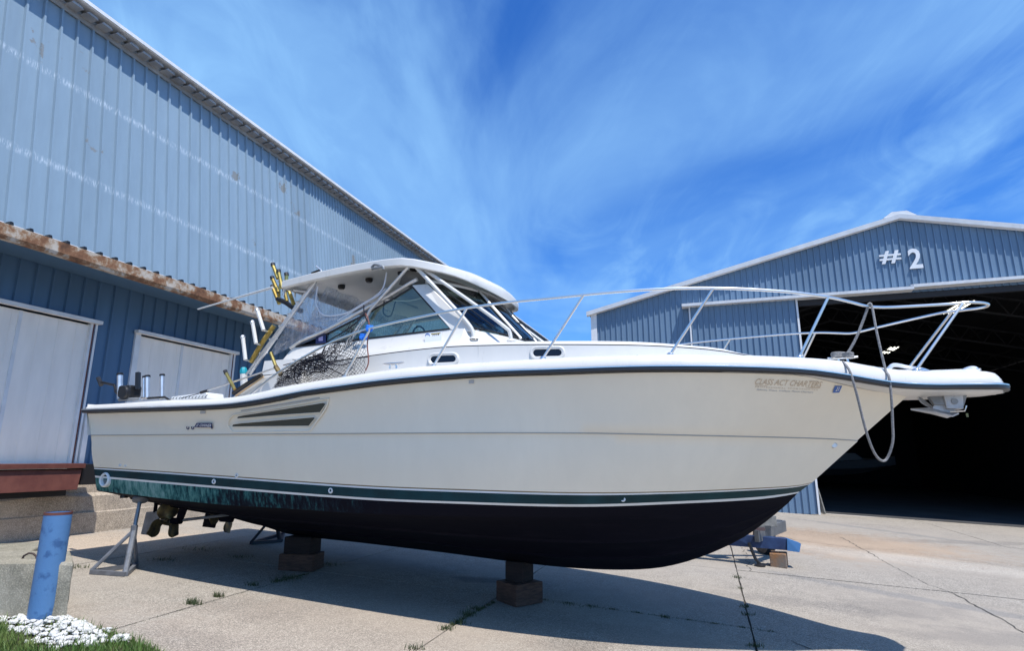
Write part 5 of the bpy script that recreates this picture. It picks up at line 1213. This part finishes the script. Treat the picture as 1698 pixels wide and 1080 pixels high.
def dense(us, seed, r_=.0035):
    rnd = random.Random(seed); mb = MB()
    for k in range(us[4]):
        pts = []; u, v = us[0] + rnd.uniform(-us[2], us[2]) * .8, us[1] + rnd.uniform(-us[3], us[3]) * .8; an = rnd.uniform(2.2, 3.6)
        for q in range(5):
            pts.append(net_pt(u, v, rnd.uniform(.0, .05))); u += math.cos(an) * 3.5; v += math.sin(an) * 2.5 * (1 if rnd.random() > .5 else -1); an += rnd.uniform(-.6, .6)
        mb.tube(cat_rom(pts, 2), r_, 4, caps=False)
    return mb
mbd = MB()
for us in ((535, 594, 14, 7, 40), (515, 603, 16, 7, 34), (540, 612, 22, 8, 34), (500, 612, 16, 8, 28), (490, 622, 14, 8, 16)):
    x = dense(us, us[0]); o = len(mbd.v); mbd.v += x.v; mbd.f += [tuple(i + o for i in f) for f in x.f]
kind(build(mbd, 'net_bunch', MT['net'], net), 'stuff')
for px_ in ([(531, 590), (540, 600), (560, 606), (580, 602), (590, 592)], [(500, 600), (530, 602), (570, 597), (612, 592)], [(487, 612), (489, 630), (494, 638)], [(531, 600), (548, 612), (572, 624)], [(470, 606), (500, 598), (540, 585)]):
    px_tube(px_, 1.70, .006, 'net_cord', MT['net'], par=net, k=4, n=5)
MT['redcord'] = mat('reddish_cord', (.22, .09, .07), .7)
px_tube([(606, 520), (611, 532), (612, 548), (609, 572), (611, 600), (606, 615)], 1.72, .008, 'net_rim_cord', MT['redcord'], par=net, k=4, n=5)
px_tube([(603, 506), (604, 520), (609, 534)], 1.72, .008, 'net_rim_cord', MT['net'], par=net, k=4, n=5)
px_tube([(604, 520), (590, 536), (566, 553), (545, 566), (534, 586)], 1.60, .009, 'net_rim_cord', MT['net'], par=net, k=4, n=5)
px_tube([(602, 530), (575, 566), (570, 580)], 1.5, .01, 'net_handle', MT['alu'], par=net)
for (cu, cv, nn) in ((613, 545, 26), (603, 559, 34)):
    rnd = random.Random(cu); mb = MB(); c = PB(cu, cv, 1.74)
    for k in range(nn):
        pts = [c + Vector((rnd.uniform(-.04, .04), rnd.uniform(-.02, .02), rnd.uniform(-.035, .035))) for _ in range(4)]; mb.tube(cat_rom(pts, 3), .010, 5)
    t = thing('cloth_tie', c, 'bright blue cloth tied on the side rail, %s of the two' % ('upper right' if cu == 613 else 'lower left'), 'cloth', 'blue ties on the side rail'); build(mb, 'knot', MT['bluerag'], t, smooth=True)

# ================================================================ SUPPORTS
def block(c, size, rot, name, m, label, cat='wooden block', group=None, bev=.012):
    o = build(MB().box(Vector((0, 0, size[2] / 2)), size), name, m, origin=(0, 0, 0), bevel=bev); o.location = c; o.rotation_euler = (0, 0, rot); return tag(o, label, cat, group)
p1 = on_ground(853, 1004); q1 = w2b(p1); c1_ = B(q1[0] + .0, q1[1] - .16, 0); g1 = G(c1_.x, c1_.y)
kz = Zk(q1[0]); hL = (kz - g1) * .53; hU = kz - g1 - hL + .02
block((c1_.x, c1_.y, g1), (.40, .42, hL), R(-52), 'timber_block', MT['wood_brown'], 'brown timber block on the ground under the keel amidships', group='keel blocks')
block((c1_.x, c1_.y, g1 + hL), (.26, .26, hU), R(-30), 'timber_block', MT['wood_dark'], 'narrow dark timber block between the brown midship block and the keel', group='keel blocks')
p2 = on_ground(484, 948); q2 = w2b(p2); c2_ = B(q2[0], q2[1] - .18, 0); g2 = G(c2_.x, c2_.y); kz2 = Zk(q2[0]); hL2 = (kz2 - g2) * .52; hU2 = kz2 - g2 - hL2 + .02
block((c2_.x, c2_.y, g2), (.52, .36, hL2), R(-8), 'timber_block', MT['wood_brown'], 'brown timber block on the ground under the aft keel near the propellers', group='keel blocks')
block((c2_.x, c2_.y, g2 + hL2), (.42, .30, hU2), R(-12), 'timber_block', MT['wood_dark'], 'dark timber block on top of the aft brown one, under the keel', group='keel blocks')
def stand(corners, topv, label, m):
    c = sum(corners, Vector()) / 3; t = thing('boat_stand', c, label, 'boat stand', 'steel jack stands under the stern')
    base = Vector((topv.x, topv.y, 0)); fm = MB()
    for i in range(3): a, b = corners[i], corners[(i + 1) % 3]; build(MB().beam(a + Vector((0, 0, .03)), b + Vector((0, 0, .03)), .05, .05), 'base_bar', m, t)
    ft = corners[1].lerp(c, .12); hub = ft.lerp(Vector((topv.x, topv.y, topv.z)), .58)
    for k in (corners[0], corners[2]): build(MB().tube([k + Vector((0, 0, .04)), hub], .024, 6), 'leg', m, t)
    build(MB().tube([hub - Vector((0, 0, .12)), hub + Vector((0, 0, .06))], .042, 10), 'collar', m, t)
    build(MB().tube([ft, hub], .036, 10), 'outer_tube', m, t); build(MB().tube([hub, topv], .026, 8), 'screw_post', MT['galv'], t)
    build(MB().lathe(topv, (hub - topv), [(.10, -.01), (.10, .02), (.03, .05)], 12), 'top_pad', m, t)
    return t
MT['stand'] = mat('grey_painted_steel', (.16, .17, .19), .5, .3, var=.2, vscale=8, bump=.2)
MT['stand_dk'] = mat('dark_stand_paint', (.03, .035, .05), .5, .2)
def hz_bottom(s, w): return Zk(s) + (Z_ch(s) - Zk(s)) * (abs(w) / W_ch(s))
ca, cb, cc = on_ground(150, 953), on_ground(208, 957), on_ground(226, 941)
tv = hw(211, 824, 1.36); stand([ca, cb, cc], B(-5.05, 1.33, hz_bottom(-5.05, 1.33) - .03), 'grey tripod jack stand under the near stern corner', MT['stand'])
da, db, dc = on_ground(416, 904), on_ground(466, 900), on_ground(470, 888)
wq = w2b(on_ground(450, 897)); stand([da, db, dc], B(wq[0] + .25, -1.15, hz_bottom(wq[0] + .25, 1.15) - .03), 'dark tripod jack stand on the far side, behind the aft keel block', MT['stand_dk'])

# ================================================================ TRAILER behind the bow
tz = G(*on_ground(1300, 940)[:2]); T_ = on_ground(1300, 942)
trl = thing('yard_trailer', (4.4, 11.6, tz), 'low blue and grey steel boat trailer parked behind the bow', 'trailer')
n_ = (0, 1)
bl0 = Vector((2.4, 11.9, .34)); br0 = Vector((4.90, 11.16, .22))
build(MB().beam(bl0, br0, .16, .20), 'tongue_beam', MT['trailer_blue'], trl, bevel=.006)
build(MB().prism([Vector((4.86, 11.05, .12)), Vector((5.05, 11.0, .10)), Vector((5.10, 11.02, .24)), Vector((4.88, 11.06, .32))], (0.05, .2, 0)), 'hitch_plate', mat('light_blue_paint', (.04, .14, .32), .55), trl)
g0 = Vector((4.45, 10.98, .36)); g1_ = Vector((5.35, 12.2, .42))
build(MB().beam(g0 + Vector((-.1, .1, 0)), g1_, .08, .20), 'cross_channel', MT['trailer_grey'], trl, bevel=.004)
build(MB().beam(Vector((3.0, 11.7, .47)), Vector((5.25, 12.1, .47)), .10, .14), 'cross_channel', MT['trailer_grey'], trl, bevel=.004)
build(MB().beam(Vector((3.6, 11.45, .46)), Vector((4.5, 11.05, .48)), .05, .05), 'brace', mat('rust_brown_bar', (.12, .08, .08), .7), trl)
build(MB().beam(Vector((3.9, 11.75, .46)), Vector((4.7, 11.25, .50)), .04, .04), 'brace', MT['trailer_grey'], trl)
build(MB().tube([Vector((4.25, 11.2, .24)), Vector((4.32, 11.15, -.02)), Vector((4.38, 11.12, -.10))], .03, 8), 'jack_leg', MT['black'], trl)
build(MB().lathe(Vector((4.38, 11.12, -.16)), (0, 0, 1), [(.0, 0), (.09, 0), (.10, .03), (.03, .06)], 12), 'jack_foot', MT['black'], trl)
for y_, x_ in ((12.6, 3.2), (12.6, 5.1)):
    w_ = build(MB().lathe(Vector((x_, y_, .12)), (1, .15, 0), [(.12, -.09), (.28, -.09), (.31, -.05), (.31, .05), (.28, .09), (.12, .09)], 20), 'wheel', MT['rubber'], trl, smooth=True)
    build(MB().lathe(Vector((x_, y_, .12)), (1, .15, 0), [(.0, -.05), (.12, -.06), (.13, .06), (.0, .05)], 14), 'rim', MT['trailer_grey'], w_)
tp2 = on_ground(1300, 944)
block((tp2.x + .02, tp2.y + .22, tp2.z), (.27, .34, .24), R(-28), 'timber_block', MT['wood_orange'], 'orange and grey timber block on the ground under the trailer tongue')
block((4.62, 11.42, .49), (.42, .24, .19), R(12), 'timber_block', MT['wood_grey'], 'grey timber block lying on top of the trailer, right-hand one', bev=.006)
block((4.15, 11.65, .53), (.4, .22, .17), R(20), 'timber_block', MT['wood_grey'], 'grey timber block lying on the trailer closest to the hull', bev=.006)

# ================================================================ FOREGROUND LEFT
Pb = on_ground(68, 1031); Pt = on_plane(97, 850, Pb, (0, 1)); rr_ = 19.3 / F * (Pb.y * CT) * 1.0
bol = thing('blue_bollard', Pb, 'worn bright blue steel pipe bollard in front of the concrete block', 'bollard')
mb = MB(); n_ = 20
mb.lathe(Pb + Vector((0, .0, -.1)), (0, 0, 1), [(rr_, 0), (rr_, .3), (rr_ * 1.0, Pt.z - Pb.z + .1), (rr_ * .95, Pt.z - Pb.z + .1), (rr_ * .94, Pt.z - Pb.z - .1), (0, Pt.z - Pb.z - .1)], n_); build(mb, 'pipe', MT['bluepaint'], bol, smooth=True, ang=50)
build(MB().lathe(Pt - Vector((0, 0, .01)), (0, 0, 1), [(rr_ * 1.012, -.012), (rr_ * 1.012, .014), (rr_ * .94, .014)], n_), 'rusty_rim', MT['rustred'], bol, smooth=True)
# big concrete block
gB = on_ground(104, 1034); zt1 = .72
def bz(x, y, z): return Vector((x, y, z))
cb_ = thing('concrete_block', gB, 'large weathered concrete mooring block behind the blue bollard', 'concrete block')
mb = MB(); fr_ = Vector((gB.x + .02, gB.y, 0)); e1 = Vector((-.97, -.05, 0)); e2 = Vector((-.42, .9, 0)) 
e2 = (Vector((-.60, .80, 0))); L1, L2 = 1.8, .95
rows = []
rndb = random.Random(5); nu, nv = 12, 7
def bpt(a, b, z): p = fr_ + e1 * (a * L1) + e2 * (b * L2); return Vector((p.x, p.y, z))
per = [(i / nu, 0) for i in range(nu)] + [(1, j / nv) for j in range(nv)] + [(1 - i / nu, 1) for i in range(nu)] + [(0, 1 - j / nv) for j in range(nv)]
ZS = [gB.z - .3, gB.z + .0, gB.z + .18, gB.z + .36, zt1 - .02, zt1]
for zi, z in enumerate(ZS):
    row = []
    for a, b in per:
        ins = .012 if zi == len(ZS) - 1 else 0; aa = ins + a * (1 - 2 * ins); bb = ins + b * (1 - 2 * ins); p = bpt(aa, bb, z); row.append(p + Vector((rndb.uniform(-.01, .01), rndb.uniform(-.01, .01), rndb.uniform(-.008, .008))))
    rows.append(row)
mb.grid(rows, closed=True); o = len(mb.v); mb.add(rows[-1], [tuple(range(len(per)))]); build(mb, 'block_body', MT['block'], cb_, smooth=True, ang=30)
def hoop(u, v, w_, h_, par):
    c = on_plane(u, v, bpt(.4, .4, 0), (0, 1)); c.z = zt1 - .01; build(MB().tube([c + Vector((-w_ / 2, 0, 0)), c + Vector((-w_ * .4, 0, h_ * .6)), c + Vector((-.1 * w_, 0, h_)), c + Vector((.2 * w_, 0, h_ * .95)), c + Vector((.45 * w_, 0, h_ * .5)), c + Vector((w_ / 2, 0, 0))], .010, 8), 'lifting_hoop', mat('rusty_rebar', (.06, .04, .035), .8), par, smooth=True)
hoop(48, 931, .15, .06, cb_)
# second, lower slab behind it
sl_ = thing('concrete_rubble_slab', bz(-5.6, 7.4, .3), 'flat broken concrete slab lying behind the large block at the left edge', 'concrete slab')
a0 = on_plane(55, 914, (-5.6, 7.2), (0, 1)); build(MB().prism([bz(-5.0 + (a0.x + 5.0), 7.15, a0.z), bz(-7.2, 7.0, a0.z - .05), bz(-7.3, 8.1, a0.z - .08), bz(a0.x - .35, 7.9, a0.z + .02)], (0, 0, -.35)), 'slab_body', MT['block'], sl_, bevel=.02)
build(MB().tube(cat_rom([bz(-6.02, 7.1, .82), bz(-5.95, 7.1, .88), bz(-5.86, 7.1, .80), bz(-5.84, 7.1, .70)], 4), .011, 6), 'lifting_hoop', MT['rubber'], sl_)
# grass verge with white stones
ver = [(-60, 1000), (0, 1008), (60, 1020), (112, 1030), (150, 1040), (190, 1055), (235, 1070), (262, 1082), (280, 1110), (260, 1300), (-500, 1500)]
vp = [on_ground(u, v) for u, v in ver]
MT['soil'] = mat('dark_soil', (.045, .035, .02), .95, var=.4, vscale=12, bump=.8, bscale=25)
kind(build(MB().prism([Vector((p.x, p.y, G(p.x, p.y) + .010)) for p in vp], (0, 0, -.004)), 'soil_bed', MT['soil']), 'structure')
def inside(x, y):
    c = False; n = len(vp)
    for i in range(n):
        a, b = vp[i], vp[i - 1]
        if (a.y > y) != (b.y > y) and x < (b.x - a.x) * (y - a.y) / (b.y - a.y) + a.x: c = not c
    return c
def blade(mb, x, y, z, h, w, rnd):
    a = rnd.uniform(0, 6.28); lx, ly = math.cos(a), math.sin(a); b = rnd.uniform(0, 6.28); ln = rnd.uniform(.1, .7) * h; dx, dy = math.cos(b) * ln, math.sin(b) * ln
    mb.add([(x - lx * w, y - ly * w, z), (x + lx * w, y + ly * w, z), (x + dx * .4 + lx * w * .7, y + dy * .4 + ly * w * .7, z + h * .6), (x + dx * .4 - lx * w * .7, y + dy * .4 - ly * w * .7, z + h * .6), (x + dx, y + dy, z + h)], [(0, 1, 2, 3), (3, 2, 4)])
rg_ = random.Random(21); gm_ = MB(); cnt = 0
stone_c = [on_ground(u, v) for u, v in ((15, 1020), (40, 1030), (75, 1042), (100, 1050), (130, 1060), (60, 1036), (118, 1054), (90, 1062), (150, 1070), (190, 1050), (200, 1066), (175, 1052), (5, 1014), (110, 1070))]
stone_r = [.22, .26, .30, .30, .22, .28, .24, .22, .14, .10, .10, .09, .2, .2]
def stony(x, y): return max((1 - math.hypot(x - c.x, y - c.y) / r_) for c, r_ in zip(stone_c, stone_r))
while cnt < 26000:
    x, y = rg_.uniform(-6.5, -2.4), rg_.uniform(3.6, 6.8)
    if not inside(x, y): cnt += .2; continue
    st_ = stony(x, y)
    if st_ > .1 and rg_.random() < .80: cnt += .3; continue
    blade(gm_, x, y, G(x, y) + .008, rg_.uniform(.025, .10), rg_.uniform(.002, .0045), rg_); cnt += 1
kind(build(gm_, 'grass', MT['blade'], recalc=False), 'stuff'); bpy.data.objects['grass']['label'] = 'short green grass on the verge by the bollard'; bpy.data.objects['grass']['category'] = 'grass'
# stones
rs_ = random.Random(4); sm_ = MB()
ico = bmesh.new(); bmesh.ops.create_icosphere(ico, subdivisions=1, radius=1); iv = [v.co.copy() for v in ico.verts]; ifc = [tuple(v.index for v in f.verts) for f in ico.faces]; ico.free()
n_st = 0
while n_st < 620:
    x, y = rs_.uniform(-6.3, -2.8), rs_.uniform(4.6, 6.7); st_ = stony(x, y)
    if st_ < 0 or not inside(x, y) or rs_.random() > st_ * 3: continue
    r_ = rs_.choice((rs_.uniform(.008, .02), rs_.uniform(.014, .032), rs_.uniform(.02, .045))); rt = Matrix.Rotation(rs_.uniform(0, 6), 3, 'Z') @ Matrix.Rotation(rs_.uniform(-.5, .5), 3, 'X'); sc_ = Vector((rs_.uniform(.8, 1.35), rs_.uniform(.7, 1.1), rs_.uniform(.45, .75)))
    z = G(x, y) + .012 + r_ * .4 + max(0, st_) * .05 * rs_.random()
    sm_.add([rt @ Vector((v.x * sc_.x, v.y * sc_.y, v.z * sc_.z)) * r_ * rs_.uniform(.85, 1.1) + Vector((x, y, z)) for v in iv], ifc); n_st += 1
kind(build(sm_, 'white_stones', MT['stone'], smooth=False), 'stuff'); bpy.data.objects['white_stones']['label'] = 'pile of small white stones around the foot of the bollard'; bpy.data.objects['white_stones']['category'] = 'stones'
# weeds in the joints
wm = MB(); rw = random.Random(9)
def tuft(u, v, n, spread, h, al_=None):
    c = on_ground(u, v)
    for _ in range(n):
        x, y = c.x + rw.gauss(0, spread), c.y + rw.gauss(0, spread * .6); blade(wm, x, y, G(x, y), rw.uniform(.4, 1) * h, rw.uniform(.002, .0045), rw)
for u, v, n, s_, h in ((319, 1003, 90, .04, .09), (361, 991, 70, .035, .08), (421, 972, 60, .04, .07), (742, 1045, 60, .04, .07), (760, 1035, 60, .05, .07), (775, 1022, 70, .05, .08), (790, 1012, 50, .05, .06), (1224, 959, 50, .05, .05), (1228, 977, 25, .03, .04), (1236, 1008, 45, .04, .05), (1239, 1021, 45, .05, .05), (1251, 1074, 50, .04, .06), (690, 1078, 50, .05, .06), (545, 938, 80, .12, .06), (275, 930, 60, .1, .06), (330, 912, 50, .15, .06), (400, 925, 60, .1, .05), (130, 943, 50, .08, .06), (480, 960, 90, .1, .06), (460, 965, 60, .08, .06), (940, 1003, 30, .06, .04), (985, 1008, 30, .08, .04), (1105, 1026, 25, .03, .05)): tuft(u, v, n, s_, h)
def jl(p0, p1, n, h): 
    a, b = on_ground(*p0), on_ground(*p1)
    for _ in range(n):
        t = rw.random(); t = t + .03 * math.sin(t * 60); c = a.lerp(b, t); x, y = c.x + rw.gauss(0, .012), c.y + rw.gauss(0, .012); blade(wm, x, y, G(x, y) - .01, rw.uniform(.3, 1) * h, .003, rw)
jl((885, 993), (1280, 1049), 800, .035); jl((735, 1046), (818, 1001), 600, .05); jl((194, 1044), (506, 954), 160, .03); jl((1221, 946), (1252, 1078), 50, .03); jl((450, 968), (510, 953), 250, .05)
kind(build(wm, 'weeds', MT['weed'], recalc=False), 'stuff'); bpy.data.objects['weeds']['label'] = 'small weeds growing in the joints of the concrete yard'; bpy.data.objects['weeds']['category'] = 'weeds'
